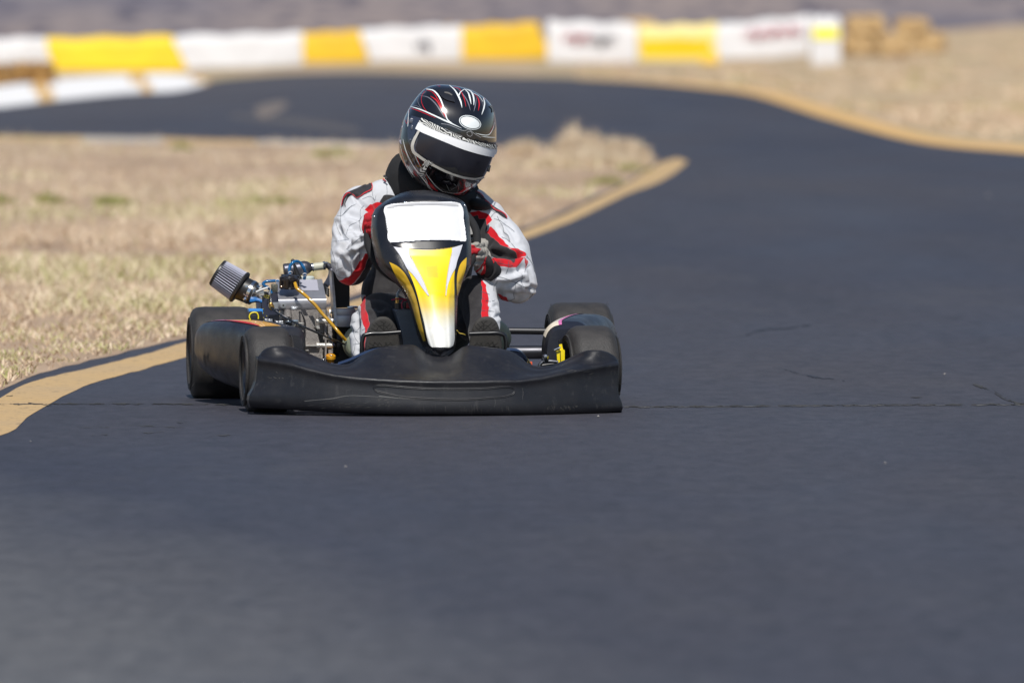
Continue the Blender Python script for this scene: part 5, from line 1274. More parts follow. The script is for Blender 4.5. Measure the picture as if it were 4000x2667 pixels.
mb.lathe(p1 - u * .006, q1, [(0, .048), (.2, .0545), (.5, .0565), (.85, .0545), (1, .048), (1.0, .036)], 64)
ax2 = p2 - p1
mb.lathe(p1 + u * .004, p2, [(0, .0415), (.3, .0400), (1, .0385), (1, .033)], 64); mb.build('rubber_neck', mat('filter_rubber', (.013, .012, .012), .42, rvar=.1, vscale=30), flt)
v2 = ax2.normalized(); c2 = p2 - v2 * .018
mb = MB(); mb.lathe(c2, c2 + v2 * .010, [(0, .0392), (0, .0402), (1, .0400), (1, .039)], 64, caps=False)
pb = c2 + v2 * .005 + Vector((-.022, -.034, -.015)); mb.lathe(pb - Vector((.0, -.002, .006)), pb + Vector((.0, -.006, -.004)), [(0, .0065), (.6, .0065), (1, .004)], 6); mb.box(pb + Vector((.004, .004, .022)), (.010, .006, .032), rot=Matrix.Rotation(.25, 3, 'Y'), bev=.001); mb.build('jubilee_clip', M_STEEL, flt)
mb = MB(); mb.lathe(p2 - v2 * .002, p2 + v2 * .045, [(0, .034), (.1, .033), (.35, .024), (.6, .0185), (1, .017)], 40)
mb.build('carburettor_throat', M_STEEL, flt)
mb = MB(); mb.tube(chain([(1000, 1141, .64), (1020, 1132, .64), (1046, 1123, .64)]), .0042); mb.tube(chain([(1012, 1128, .65), (1026, 1120, .65), (1033, 1112, .65)]), .0035); mb.box(K(1022, 1111, .66), (.020, .02, .008), bev=.001)
mb.tube(chain([(1046, 1142, .63), (1044, 1128, .63), (1050, 1121, .63), (1056, 1126, .63), (1054, 1140, .63)]), .0014); mb.box(K(1020, 1145, .66), (.018, .03, .016), bev=.002); mb.build('throttle_linkage', mat('pale_alloy', (.62, .62, .60), .3, .6), flt)
mb = MB(); mb.box(K(1030, 1150, .70), (.045, .04, .02), bev=.003); mb.box(K(1072, 1127, .69), (.02, .03, .03), bev=.003); mb.build('carburettor_body', mat('tarnished_alloy', (.16, .155, .13), .4, .7, c2=(.07, .08, .06), vscale=50, bump=.6), flt)
# ------------------------------------------------------------------ the driver
PO = Vector((0, .62, .06))
wp = KO + Matrix.Rotation(KA, 3, 'Z') @ PO
person = empty('person', wp, KA, 'driver in white, red and black suit and black helmet leaning over the steering wheel', 'person')
person['off'] = tuple(PO)

def cloth_mat():
    m = bpy.data.materials.new('race_suit_cloth'); m.use_nodes = True; nt = m.node_tree; n = nt.nodes; L = nt.links
    b = n['Principled BSDF']; b.inputs['Roughness'].default_value = .82; b.inputs['Sheen Weight'].default_value = .15; b.inputs['Specular IOR Level'].default_value = .25
    tc = n.new('ShaderNodeTexCoord')
    def at(a):
        x = n.new('ShaderNodeAttribute'); x.attribute_name = a
        r = n.new('ShaderNodeMapRange'); r.inputs['From Min'].default_value = .6; r.inputs['From Max'].default_value = -.6; L.new(x.outputs['Fac'], r.inputs['Value']); return r.outputs[0]
    def nz(s, d=4, r=.6):
        x = n.new('ShaderNodeTexNoise'); x.inputs['Scale'].default_value = s; x.inputs['Detail'].default_value = d; x.inputs['Roughness'].default_value = r; L.new(tc.outputs['Object'], x.inputs['Vector']); return x.outputs['Fac']
    def mr(v, a, c, d, e):
        r = n.new('ShaderNodeMapRange'); r.inputs['From Min'].default_value = a; r.inputs['From Max'].default_value = c; r.inputs['To Min'].default_value = d; r.inputs['To Max'].default_value = e; L.new(v, r.inputs['Value']); return r.outputs[0]
    def mix(f, a, c):
        x = n.new('ShaderNodeMix'); x.data_type = 'RGBA'; L.new(f, x.inputs['Factor'])
        for s, v in (('A', a), ('B', c)):
            if isinstance(v, tuple): x.inputs[s].default_value = (*v, 1)
            else: L.new(v, x.inputs[s])
        return x.outputs['Result']
    white = mix(mr(nz(13, 8, .7), .48, .70, 0, .6), (.52, .53, .56), (.36, .35, .345))
    white = mix(mr(nz(70, 3), .70, .76, 0, .5), white, (.28, .25, .22))
    black = mix(mr(nz(20), .4, .7, 0, 1), (.024, .022, .024), (.042, .040, .042))
    red = mix(mr(nz(12), .4, .7, 0, 1), (.56, .006, .014), (.44, .005, .012))
    c = mix(at('black'), white, black); c = mix(at('red'), c, red); L.new(c, b.inputs['Base Color'])
    bp = n.new('ShaderNodeBump'); bp.inputs['Strength'].default_value = .35; bp.inputs['Distance'].default_value = .004; L.new(nz(60, 5), bp.inputs['Height'])
    b2 = n.new('ShaderNodeBump'); b2.inputs['Strength'].default_value = .25; b2.inputs['Distance'].default_value = .001; L.new(nz(700, 2), b2.inputs['Height']); L.new(bp.outputs[0], b2.inputs['Normal'])
    L.new(b2.outputs[0], b.inputs['Normal']); return m

mb = MB()
def limb(seq):
    P = [(K(x, y, l), r) for x, y, l, r in seq]
    for (a, ra), (b, rb) in zip(P, P[1:]): mb.capsule(a, b, ra, rb, 22)
# torso, hunched forward
mb.ball(K(1650, 1000, .74), (.172, .120, .21), 28, 20); mb.ball(K(1610, 1150, .76), (.168, .125, .15), 28, 20); mb.ball(K(1640, 1270, .80), (.19, .15, .11), 28, 16)
mb.ball(K(1660, 880, .70), (.185, .105, .12), 28, 20)
limb([(1425, 800, .64, .060), (1500, 775, .66, .066), (1600, 790, .68, .080), (1740, 800, .68, .080), (1840, 815, .67, .070), (1905, 852, .64, .060)])
limb([(1690, 800, .66, .06), (1722, 700, .58, .055), (1735, 620, .54, .07)])          # neck and head inside the helmet
# image-left arm
limb([(1411, 808, .64, .070), (1388, 880, .60, .071), (1370, 960, .54, .067), (1364, 1020, .48, .063), (1374, 1044, .44, .060)])
limb([(1374, 1044, .44, .060), (1398, 1010, .39, .054), (1418, 965, .34, .041), (1438, 925, .31, .030)])
# image-right arm
limb([(1908, 866, .64, .062), (1945, 920, .60, .071), (1985, 990, .55, .075), (2018, 1060, .49, .060), (2012, 1095, .46, .068)])
limb([(2012, 1095, .46, .070), (1985, 1092, .42, .070), (1948, 1070, .37, .052), (1915, 1046, .34, .036)])
mb.ball(K(2025, 1130, .46), (.050, .05, .045), 20, 14)
# legs
limb([(1590, 1270, .80, .090), (1520, 1235, .58, .076), (1482, 1222, .38, .066)]); limb([(1482, 1222, .38, .066), (1480, 1290, .24, .057), (1478, 1350, .13, .046)])
limb([(1462, 1265, .42, .076), (1446, 1325, .40, .066), (1440, 1385, .36, .055)])
limb([(1745, 1270, .80, .095), (1830, 1190, .55, .080), (1864, 1148, .36, .064)]); limb([(1864, 1148, .36, .064), (1885, 1250, .26, .058), (1893, 1345, .13, .048)])
limb([(1850, 1190, .40, .058), (1850, 1270, .34, .056)])
BLACK = [
    [(1458, 846), (1480, 800), (1500, 760), (1800, 780), (1838, 851), (1866, 840), (1868, 853), (1894, 852), (1902, 881), (1901, 906), (1925, 930), (1942, 940), (1956, 960), (1979, 967), (2003, 980), (2025, 994), (2034, 1014), (2012, 1012), (2006, 1032), (1980, 1025), (1925, 1011), (1905, 1006), (1898, 1050), (1880, 1092), (1884, 1126), (1881, 1234), (1881, 1420), (1640, 1420), (1426, 1420), (1429, 1305), (1433, 1284), (1445, 1262), (1437, 1231), (1431, 1207), (1427, 1182), (1429, 1153), (1380, 1150), (1376, 1114), (1400, 1090), (1426, 1045), (1440, 1015), (1448, 985)],
    [(1342, 806), (1345, 775), (1358, 758), (1376, 757), (1385, 768), (1372, 762), (1358, 770), (1350, 790), (1346, 808)],  # shadow below the shoulder flap, painted as black cloth
    [(1835, 800), (1835, 775), (1893, 790), (1893, 815), (1880, 822), (1840, 822)],
]
REDS = [
    [(1427, 816), (1445, 800), (1475, 790), (1500, 795), (1476, 846), (1444, 838)],
    [(1325, 1096), (1338, 1092), (1372, 1071), (1392, 1040), (1415, 1014), (1426, 992), (1440, 985), (1440, 1012), (1428, 1040), (1404, 1078), (1376, 1112), (1350, 1120)],
    [(1830, 833), (1868, 822), (1908, 836), (1922, 858), (1902, 881), (1897, 862), (1894, 852), (1868, 853), (1866, 840), (1838, 851)],
    [(1915, 882), (1935, 903), (1949, 926), (1972, 943), (1993, 970), (2020, 975), (2052, 997), (2050, 1007), (2033, 1014), (2025, 994), (2003, 980), (1979, 967), (1956, 960), (1942, 940), (1925, 930), (1901, 906)],
    [(1920, 1011), (1983, 1023), (2005, 1031), (2011, 1012), (2037, 1021), (2020, 1045), (1983, 1044), (1922, 1034)],
    [(2035, 1014), (2060, 1021), (2057, 1046), (2043, 1031)],
    [(1942, 1146), (1976, 1160), (2002, 1192), (1965, 1184)],
    [(1865, 908), (1876, 908), (1868, 928), (1860, 926)],
    [(1402, 1180), (1429, 1153), (1427, 1182), (1431, 1207), (1437, 1231), (1443, 1256), (1445, 1262), (1433, 1284), (1429, 1305), (1426, 1420), (1422, 1420), (1427, 1280), (1419, 1256), (1412, 1227), (1411, 1202)],
    [(1878, 1088), (1901, 1112), (1898, 1122), (1908, 1156), (1908, 1234), (1910, 1420), (1881, 1420), (1881, 1234), (1884, 1126)],
]
FOLDS = [  # creases traced on the sleeves and legs: (points, depth, width in photo units)
    ([(1360, 880), (1390, 892), (1412, 905)], .005, 9), ([(1352, 905), (1385, 900), (1400, 925)], .004, 8), ([(1330, 900), (1345, 930), (1360, 940)], .006, 9),
    ([(1340, 975), (1368, 965), (1400, 948), (1420, 935)], .005, 9), ([(1365, 1060), (1372, 1020), (1378, 985)], .006, 8), ([(1345, 1075), (1352, 1030), (1368, 990)], .004, 9),
    ([(1395, 1040), (1402, 1010), (1420, 985)], .005, 8), ([(1318, 870), (1322, 905), (1335, 935)], .004, 8), ([(1370, 1000), (1395, 985), (1425, 970)], .005, 8), ([(1310, 1000), (1335, 1010), (1352, 1045)], .003, 9),
    ([(1390, 770), (1405, 795), (1440, 820)], .005, 7), ([(1370, 840), (1400, 850), (1430, 880)], .004, 9),
    ([(1955, 890), (1965, 915), (1985, 940)], .004, 8), ([(1975, 880), (1995, 905), (2010, 935)], .003, 8), ([(1930, 990), (1975, 992), (2025, 1000)], .009, 10), ([(1940, 1003), (1985, 1006), (2025, 1004)], .007, 8),
    ([(2035, 1045), (2040, 1060), (2055, 1105)], .006, 8), ([(2058, 1045), (2070, 1075), (2078, 1120)], .005, 8), ([(1930, 1050), (1960, 1062), (2010, 1058), (2040, 1050)], .006, 10),
    ([(1915, 1075), (1960, 1080), (2010, 1072)], .005, 8), ([(1950, 1105), (1990, 1110), (2040, 1090)], .004, 9), ([(1990, 1150), (2025, 1160), (2060, 1140)], .004, 9), ([(2045, 1100), (2055, 1125), (2075, 1125)], .006, 8),
    ([(1390, 1210), (1400, 1250), (1395, 1300)], .004, 8), ([(1405, 1260), (1400, 1300), (1410, 1350)], .004, 7), ([(1375, 1290), (1395, 1320), (1398, 1370)], .004, 8), ([(1450, 1230), (1475, 1250), (1500, 1238)], .004, 9), ([(1455, 1200), (1490, 1210)], .003, 9),
    ([(1905, 1180), (1920, 1200), (1935, 1195)], .003, 7), ([(1915, 1220), (1928, 1240), (1945, 1235)], .004, 7)]
def dress(me, co, no):
    px = to_px(co); n = len(co)
    amp = np.zeros(n)
    c = np.array(tuple(K(1650, 1000, .62)))
    for i in range(n):
        p = Vector(co[i]); q = p * 6.5 + noise.noise_vector(p * 5) * .8
        v = noise.noise(q); w = noise.noise(p * 24 + noise.noise_vector(p * 14) * .8)
        amp[i] = -.0050 * max(0, 1 - abs(v) * 2.6) ** 1.5 - .0008 * max(0, 1 - abs(w) * 3) + .004 * noise.noise(p * 4.5)
        amp[i] *= .32 + .68 * smoothstep(.36, .46, co[i][2])
    front = no[:, 1] < .35
    for pts, dep, wd in FOLDS:
        P = np.array(pts, float); d = np.full(n, 1e9)
        for a, b in zip(P, P[1:]):
            e = b - a; t = np.clip(((px - a) @ e) / (e @ e), 0, 1); q = px - a - t[:, None] * e; d = np.minimum(d, np.hypot(q[:, 0], q[:, 1]))
        wd = wd * 1.15; g = dep * 1.7 * np.exp(-(d / wd) ** 2) - dep * .8 * np.exp(-((d - wd * 1.9) / wd) ** 2)
        amp -= np.where(front, g, 0)
    co = co + no * amp[:, None]
    jit = np.array([[noise.noise(Vector((*p, 0)) * .06), noise.noise(Vector((p[1], p[0], 4)) * .06)] for p in px]) * 3.0
    pj = px + jit
    for nm, polys in (('black', BLACK), ('red', REDS)):
        d = np.full(n, 1e9)
        for q in polys: d = np.minimum(d, sdf_poly(pj, q))
        a = me.attributes.new(nm, 'FLOAT', 'POINT'); a.data.foreach_set('value', d.astype(np.float32))
    return co
body, B_S = fused('body', mb, .0046, cloth_mat(), person, 5, dress)

# stitched seams
M_THREAD = mat('dark_thread', (.05, .07, .09), .8)
mb = MB()
SE = []
for s in ([(175, 505), (210, 508), (265, 465), (325, 400)], [(222, 400), (210, 505), (222, 620), (265, 715), (295, 745)], [(107, 768), (200, 760), (290, 745)], [(265, 700), (300, 610), (400, 555), (430, 510)],
          [(450, 400), (415, 440), (412, 520), (402, 600), (425, 690), (425, 770)], [(320, 810), (370, 760), (430, 720), (485, 695)], [(110, 800), (125, 870), (150, 950), (165, 1050), (175, 1070)],
          [(118, 985), (185, 990)], [(130, 1060), (160, 1100), (225, 1140), (300, 1125), (360, 1080)], [(305, 910), (320, 1000), (320, 1150)], [(405, 810), (400, 900), (405, 940)], [(160, 560), (180, 640), (215, 710)], [(530, 240), (540, 310), (560, 360)], [(430, 335), (520, 310), (560, 350), (570, 300)],
          [(680, 190), (685, 260), (680, 320)], [(270, 840), (300, 865)], [(165, 1075), (190, 1050), (230, 1035)], [(230, 500), (290, 430), (370, 385)]): SE.append(Z5(*s))
for s in ([(385, 400), (450, 420), (500, 460), (560, 500), (620, 550)], [(420, 370), (450, 430), (490, 500), (495, 550), (545, 590), (565, 660)], [(470, 610), (540, 640), (590, 690), (650, 760), (720, 800)], [(400, 1060), (500, 1085), (640, 1140), (740, 1190), (850, 1220)],
          [(640, 1140), (690, 1100), (740, 1075)], [(638, 1140), (625, 1210), (610, 1260), (618, 1320)], [(400, 1065), (420, 1130), (385, 1170), (380, 1230)], [(550, 890), (545, 970), (520, 1035)], [(760, 830), (830, 930), (850, 1010)], [(800, 930), (745, 980), (740, 1020)],
          [(850, 1220), (825, 1280), (790, 1310)], [(280, 290), (330, 285), (380, 320), (420, 330)], [(345, 390), (380, 340), (430, 310)], [(560, 1350), (620, 1320)], [(375, 885), (480, 920), (600, 940)], [(230, 1240), (300, 1260), (330, 1275)], [(245, 1458), (320, 1462), (380, 1470)]): SE.append(Z6(*s))
for s in ([(135, 655), (170, 665), (190, 655)], [(160, 740), (200, 745), (280, 715)], [(140, 660), (170, 710), (185, 790), (240, 860)], [(190, 830), (180, 900), (165, 935)], [(180, 560), (215, 590), (240, 570)], [(190, 745), (230, 700), (240, 620)], [(170, 850), (240, 840)], [(1250, 460), (1320, 490), (1360, 480)]): SE.append(Z3(*s))
for s in SE: stroke(s, 1.2 if s[0][0] < 1800 else 1.5, B_S, mb, 0, .0007)
mb.build('stitching', M_THREAD, body, auto=None)
M_PIPE = mat('red_piping', (.50, .01, .02), .6); M_EPA = mat('black_yoke', (.022, .020, .024), .8, var=.3, vscale=40, bump=.3)
ep = strip('shoulder_flap', [(1338, 802), (1341, 780), (1350, 760), (1370, 749), (1395, 739), (1420, 727), (1436, 721), (1453, 719)], [(1345, 801), (1349, 783), (1362, 764), (1380, 765), (1396, 772), (1420, 758), (1440, 748), (1452, 742)], B_S, M_EPA, body, .004, 40, 8)
ep2 = strip('shoulder_flap', [(1838, 748), (1853, 746), (1880, 765), (1905, 790), (1945, 820), (1970, 838), (1979, 852)], [(1840, 754), (1850, 756), (1872, 772), (1893, 800), (1935, 826), (1960, 846), (1976, 856)], B_S, M_EPA, body, .004, 40, 6)
mb = MB()
stroke([(1339, 805), (1343, 782), (1352, 766), (1364, 755), (1378, 762), (1386, 770), (1397, 773), (1420, 759), (1440, 749), (1453, 741), (1455, 728), (1452, 720), (1462, 706), (1480, 700), (1498, 706), (1507, 713)], 3.2, B_S, mb, 0, .0050)
stroke([(1893, 786), (1905, 793), (1935, 822), (1962, 834), (1973, 844), (1979, 856)], 3.2, B_S, mb, 0, .0050)
stroke([(1851, 748), (1873, 757), (1889, 775), (1893, 790)], 2.6, B_S, mb, 0, .0040)
mb.build('piping', M_PIPE, body, auto=None)

# neck collar: thick foam ring under the helmet
mb = MB(); cen = K(1690, 728, .665)
rot = Matrix.Rotation(math.radians(24), 3, 'Y') @ Matrix.Rotation(math.radians(28), 3, 'X')
ringp = [cen + rot @ Vector((math.cos(a) * .118, math.sin(a) * .10, 0)) for a in [2 * PI * k / 24 for k in range(24)]]
R = []
P = catmull(ringp, 72, True)
for i, p in enumerate(P):
    o_ = (p - cen).normalized(); up_ = rot @ Vector((0, 0, 1)); row = []
    for k in range(20):
        a = 2 * PI * k / 20; c_, s_ = math.cos(a), math.sin(a); pw = .75
        row.append(p + o_ * math.copysign(abs(c_) ** pw, c_) * .040 + up_ * math.copysign(abs(s_) ** pw, s_) * .056)
    R.append(row)
mb.grid(R, closed_u=True, closed_v=True)
for v in mb.V: v += (v - cen).normalized() * noise.noise(v * 22) * .004
M_COL = mat('collar_fabric', (.010, .010, .011), .85, var=.3, vscale=30, bump=.35, bscale=500)
colr = mb.build('neck_collar', M_COL, person, auto=None)
mb = MB(); mb.tube(chain([(1510, 693, .62), (1499, 688, .61), (1503, 684, .61)]), .002); mb.cyl(K(1499, 687, .61), K(1514, 697, .60), .003); mb.build('zip_pull', mat('gunmetal', (.12, .12, .12), .3, .8), colr)
mb = MB(); mb.ball(K(1872, 798, .60), (.040, .05, .018), 20, 12, rot=Matrix.Rotation(.25, 3, 'Y')); mb.build('collar_flap', M_COL, colr)

# ---- gloves --------------------------------------------------------
def glove_mat(name, red_polys):
    m = bpy.data.materials.new(name); m.use_nodes = True; nt = m.node_tree; n = nt.nodes; L = nt.links; b = n['Principled BSDF']; b.inputs['Roughness'].default_value = .85
    x = n.new('ShaderNodeAttribute'); x.attribute_name = 'red'; r = n.new('ShaderNodeMapRange'); r.inputs['From Min'].default_value = .6; r.inputs['From Max'].default_value = -.6; L.new(x.outputs['Fac'], r.inputs['Value'])
    tc = n.new('ShaderNodeTexCoord'); z = n.new('ShaderNodeTexNoise'); z.inputs['Scale'].default_value = 30; z.inputs['Detail'].default_value = 6; L.new(tc.outputs['Object'], z.inputs['Vector'])
    g = n.new('ShaderNodeMix'); g.data_type = 'RGBA'; g.inputs['A'].default_value = (.20, .18, .155, 1); g.inputs['B'].default_value = (.42, .40, .36, 1); L.new(z.outputs['Fac'], g.inputs['Factor'])
    k = n.new('ShaderNodeMix'); k.data_type = 'RGBA'; L.new(r.outputs[0], k.inputs['Factor']); L.new(g.outputs['Result'], k.inputs['A']); k.inputs['B'].default_value = (.40, .006, .014, 1)
    L.new(k.outputs['Result'], b.inputs['Base Color']); bp = n.new('ShaderNodeBump'); bp.inputs['Strength'].default_value = .5; bp.inputs['Distance'].default_value = .003; L.new(z.outputs['Fac'], bp.inputs['Height']); L.new(bp.outputs[0], b.inputs['Normal']); return m
def glove(palm, fingers, thumb, wrist, reds, nm):
    mb = MB()
    for a, b in zip(palm, palm[1:]): mb.capsule(K(*a[:3]), K(*b[:3]), a[3], b[3], 16)
    for fgr in fingers + [thumb]:
        for a, b in zip(fgr, fgr[1:]): mb.capsule(K(*a[:3]), K(*b[:3]), a[3], b[3], 14)
    for a, b in zip(wrist, wrist[1:]): mb.capsule(K(*a[:3]), K(*b[:3]), a[3], b[3], 18)
    def post(me, co, no):
        px = to_px(co); d = np.full(len(co), 1e9)
        for q in reds: d = np.minimum(d, sdf_poly(px, q))
        a = me.attributes.new('red', 'FLOAT', 'POINT'); a.data.foreach_set('value', d.astype(np.float32))
        for i in range(len(co)):
            p = Vector(co[i]); v = noise.noise(p * 38 + noise.noise_vector(p * 20)); co[i] += no[i] * (-.0028 * max(0, 1 - abs(v) * 4))
        return co
    return fused('glove', mb, .0026, glove_mat(nm, reds), person, 3, post)
gr_, _ = glove([(1884, 958, .305, .017), (1886, 985, .300, .019), (1882, 1015, .300, .020), (1872, 1045, .305, .019), (1898, 1035, .325, .026), (1888, 990, .325, .022)],
      [[(1882, 955, .285, .0115), (1862, 957, .245, .0110), (1840, 960, .238, .0100), (1826, 962, .262, .0090)],
       [(1884, 979, .280, .0120), (1862, 981, .240, .0115), (1838, 984, .234, .0105), (1822, 986, .260, .0095)],
       [(1880, 1004, .280, .0118), (1858, 1006, .242, .0112), (1836, 1008, .238, .0102), (1822, 1009, .262, .0092)],
       [(1872, 1030, .285, .0105), (1852, 1031, .252, .0098), (1834, 1032, .248, .0090), (1824, 1032, .268, .0082)]],
      [(1890, 950, .320, .016), (1872, 943, .335, .013), (1848, 940, .325, .0115)], [(1892, 1040, .325, .030), (1900, 1048, .34, .033)],
      [[(1840, 955), (1855, 957), (1857, 966), (1880, 972), (1868, 990), (1850, 1020), (1840, 1022), (1800, 1022), (1800, 955)], [(1843, 1070), (1878, 1045), (1893, 1015), (1895, 1022), (1880, 1052), (1845, 1076)], [(1900, 1000), (1906, 1020), (1905, 1045), (1892, 1075), (1878, 1085), (1872, 1082), (1888, 1050), (1893, 1010)]], 'suede_glove')
gl_, _ = glove([(1440, 868, .305, .020), (1438, 892, .300, .021), (1444, 920, .300, .020), (1446, 945, .31, .020)],
      [[(1436, 858, .285, .0120), (1456, 856, .246, .0112), (1478, 858, .240, .0100), (1490, 860, .262, .0090)],
       [(1434, 880, .280, .0125), (1454, 878, .242, .0115), (1478, 880, .236, .0105), (1492, 882, .262, .0095)],
       [(1436, 904, .280, .0120), (1456, 902, .244, .0112), (1478, 904, .240, .0102), (1490, 905, .262, .0092)],
       [(1442, 927, .285, .0108), (1460, 926, .254, .0098), (1478, 927, .250, .0090), (1488, 928, .268, .0082)]],
      [(1438, 850, .320, .016), (1456, 838, .335, .013), (1478, 834, .328, .0115)], [(1444, 945, .325, .026), (1438, 965, .34, .030)],
      [[(1400, 800), (1500, 800), (1500, 995), (1425, 995), (1400, 900)]], 'red_glove')
mb = MB(); mb.tube(chain([(1901, 1004, .30), (1910, 1020, .29), (1912, 1045, .30), (1903, 1072, .32), (1890, 1090, .34)]), lambda t: .010 + .004 * math.sin(PI * t), 14, 40); mb.lathe(K(1898, 1045, .32), K(1922, 1054, .36), [(0, .038), (.5, .042), (1, .040)], 28)
mb.build('cuff', mat('black_rib_knit', (.014, .014, .016), .9, bump=.5, bscale=300), gr_)

# ---- shoes ---------------------------------------------------------
M_SOLE = mat('shoe_sole', (.030, .028, .026), .72, c2=(.050, .046, .042), vscale=30, bump=.4, bscale=300); M_SHOE = mat('black_suede_shoe', (.018, .017, .018), .8, var=.3, vscale=40)
M_GRV = mat('tread_groove', (.012, .011, .010), .9)
def shoe(out, ly, flip, grooves):
    P = catmull([Vector((*p, 0)) for p in out], 72, True); c = Vector((sum(p.x for p in P) / 72, sum(p.y for p in P) / 72, 0)); cc = c
    mb = MB(); R = []
    def lyy(y): return ly + (1300 - y) / 1215 * -.20        # sole leans back towards the heel
    for s, d in ((0.001, -.002), (.3, -.002), (.6, -.0015), (.84, 0), (.93, .001), (.975, .004), (1.0, .009), (1.0, .018), (.985, .024), (.97, .030)):
        R.append([K(c.x + (p.x - c.x) * s, c.y + (p.y - c.y) * s, lyy(c.y + (p.y - c.y) * s) + d) for p in P])
    mb.grid(R, closed_v=True); s_ = mb.build('shoe', M_SOLE, person, auto=None)
    bv = BVHTree.FromPolygons([tuple(v) for v in mb.V], mb.F)
    m2 = MB(); R = []
    for s, d in ((.965, .028), (.97, .05), (.93, .08), (.82, .11), (.6, .13), (.3, .14), (.01, .143)):
        R.append([K(c.x + (p.x - c.x) * s, c.y + 8 * (1 - s) + (p.y - c.y) * s, lyy(c.y + (p.y - c.y) * s) + d) for p in P])
    m2.grid(R, closed_v=True); m2.build('shoe_upper', M_SHOE, s_, auto=None)
    m3 = MB()
    for g in grooves: stroke(g, 2.4, bv, m3, 0, .0004)
    m3.build('tread_pattern', M_GRV, s_, auto=None)
    return s_
def groove_set(cx, cy, fl, s=1.0):
    g = []
    for q in ([(-52, 15), (-30, 35)], [(-46, 2), (-17, 20), (-13, 35)], [(-40, -15), (-24, -1)], [(-23, -16), (2, 6), (24, 25), (30, 36)], [(-5, -24), (8, -15), (9, -10)], [(9, -10), (18, -22)], [(8, -14), (9, 12)], [(-12, 0), (-2, -6), (8, -7), (18, -2), (26, 10)], [(-14, 2), (-22, 18)], [(-22, 16), (-33, 34)],
              [(8, 12), (-4, 2)], [(8, 12), (22, 0), (34, -14)], [(26, 12), (40, 0), (46, -12)], [(26, 14), (28, 34)], [(42, 20), (50, 10)], [(0, 30), (8, 18), (18, 30)], [(-10, 34), (0, 20)],
              [(-52, 75), (-35, 90), (-20, 110)], [(-48, 62), (-22, 80), (-2, 100)], [(-30, 58), (-6, 78), (4, 90)], [(-10, 60), (2, 74), (4, 84)], [(4, 84), (22, 62)], [(4, 92), (34, 64)], [(6, 104), (44, 70)], [(-24, 58), (-34, 76), (-40, 96)], [(-8, 62), (-22, 84), (-28, 104)], [(14, 60), (26, 78), (36, 92)], [(34, 60), (44, 74)], [(-60, 92), (-40, 112)], [(20, 100), (50, 80)]):
        g.append([(cx + (x if not fl else -x) * s, cy + y * s) for x, y in q])
    return g
shoe([(1496, 1236), (1518, 1241), (1534, 1256), (1546, 1276), (1554, 1300), (1560, 1330), (1562, 1370), (1556, 1400), (1500, 1420), (1440, 1405), (1428, 1370), (1434, 1320), (1442, 1282), (1456, 1256), (1474, 1240)], .035, False, groove_set(1490, 1277, False))
shoe([(1901, 1236), (1922, 1240), (1938, 1254), (1949, 1278), (1958, 1320), (1962, 1370), (1954, 1405), (1895, 1420), (1838, 1402), (1832, 1370), (1836, 1325), (1846, 1280), (1860, 1254), (1878, 1240)], .035, True, groove_set(1898, 1277, True))

# ---- helmet --------------------------------------------------------
HO = [(1666, 343), (1704, 332), (1755, 333), (1803, 341), (1840, 352), (1867, 366), (1899, 388), (1921, 414), (1931, 440), (1937, 475), (1939, 523), (1936, 577), (1927, 608), (1911, 651), (1892, 689), (1860, 727), (1835, 752), (1797, 770), (1755, 770), (1705, 757), (1653, 735), (1612, 695), (1577, 644), (1560, 603), (1557, 565), (1564, 517), (1580, 459), (1605, 412), (1634, 372)]
HD = .515; hc = Vector((1749, 540, 0)); NA = 128
P = catmull([Vector((*p, 0)) for p in HO], 400, True)
ang = []
for p in P: ang.append((math.atan2(p.y - hc.y, p.x - hc.x), (p - hc).length))
ang.sort()
def rad(a):
    a = (a + PI) % (2 * PI) - PI
    lo = [x for x in ang if x[0] <= a]; hi_ = [x for x in ang if x[0] > a]
    p, q = (lo[-1] if lo else (ang[-1][0] - 2 * PI, ang[-1][1])), (hi_[0] if hi_ else (ang[0][0] + 2 * PI, ang[0][1]))
    return p[1] + (q[1] - p[1]) * (a - p[0]) / max(1e-9, q[0] - p[0])
RAD = [rad(2 * PI * k / NA) for k in range(NA)]
def hpt(k, t):
    """t 0 = nearest the camera, pi = back of the head"""
    a = 2 * PI * k / NA; st, ct = math.sin(t), math.cos(t)
    rr = RAD[k] * (abs(st) ** .92); dp = .158 if ct > 0 else .165
    ly = HD - dp * math.copysign(abs(ct) ** 1.0, ct)
    # the face looks down and to the right of the picture: push the fullest point that way
    sh = ct if ct > 0 else 0
    x = hc.x + math.cos(a) * rr + 26 * sh * (1 - st); y = hc.y + math.sin(a) * rr - 10 * sh * (1 - st)
    return K(x, y, ly)
mb = MB(); NT = 64; R = [[hpt(k, max(.0005, PI * i / NT)) for k in range(NA)] for i in range(NT + 1)]
mb.grid(R, closed_v=True)
M_HEL = mat('gloss_black_shell', (.004, .004, .0055), .22, coat=1.0, c2=(.009, .007, .008), vscale=9)
B_H = BVHTree.FromPolygons([tuple(v) for v in mb.V], mb.F)
hel = mb.build('helmet', M_HEL, person, auto=None)
M_HW = mat('helmet_white', (.80, .84, .84), .2, coat=.5); M_HR = mat('helmet_red', (.62, .012, .02), .2, coat=.6); M_HG = mat('helmet_grey', (.16, .165, .20), .25, coat=.5); M_HS = mat('helmet_seal', (.62, .60, .55), .5, c2=(.50, .48, .43), vscale=30)
M_HV = mat('dark_visor', (.020, .022, .033), .34, coat=.2, c2=(.014, .012, .016), vscale=3); M_HVC = mat('visor_edge', (.10, .11, .16), .12, coat=1.0); M_HB = mat('helmet_trim', (.010, .010, .012), .25, coat=.7)
M_STRIP = mat('sun_strip', (.88, .88, .89), .5)
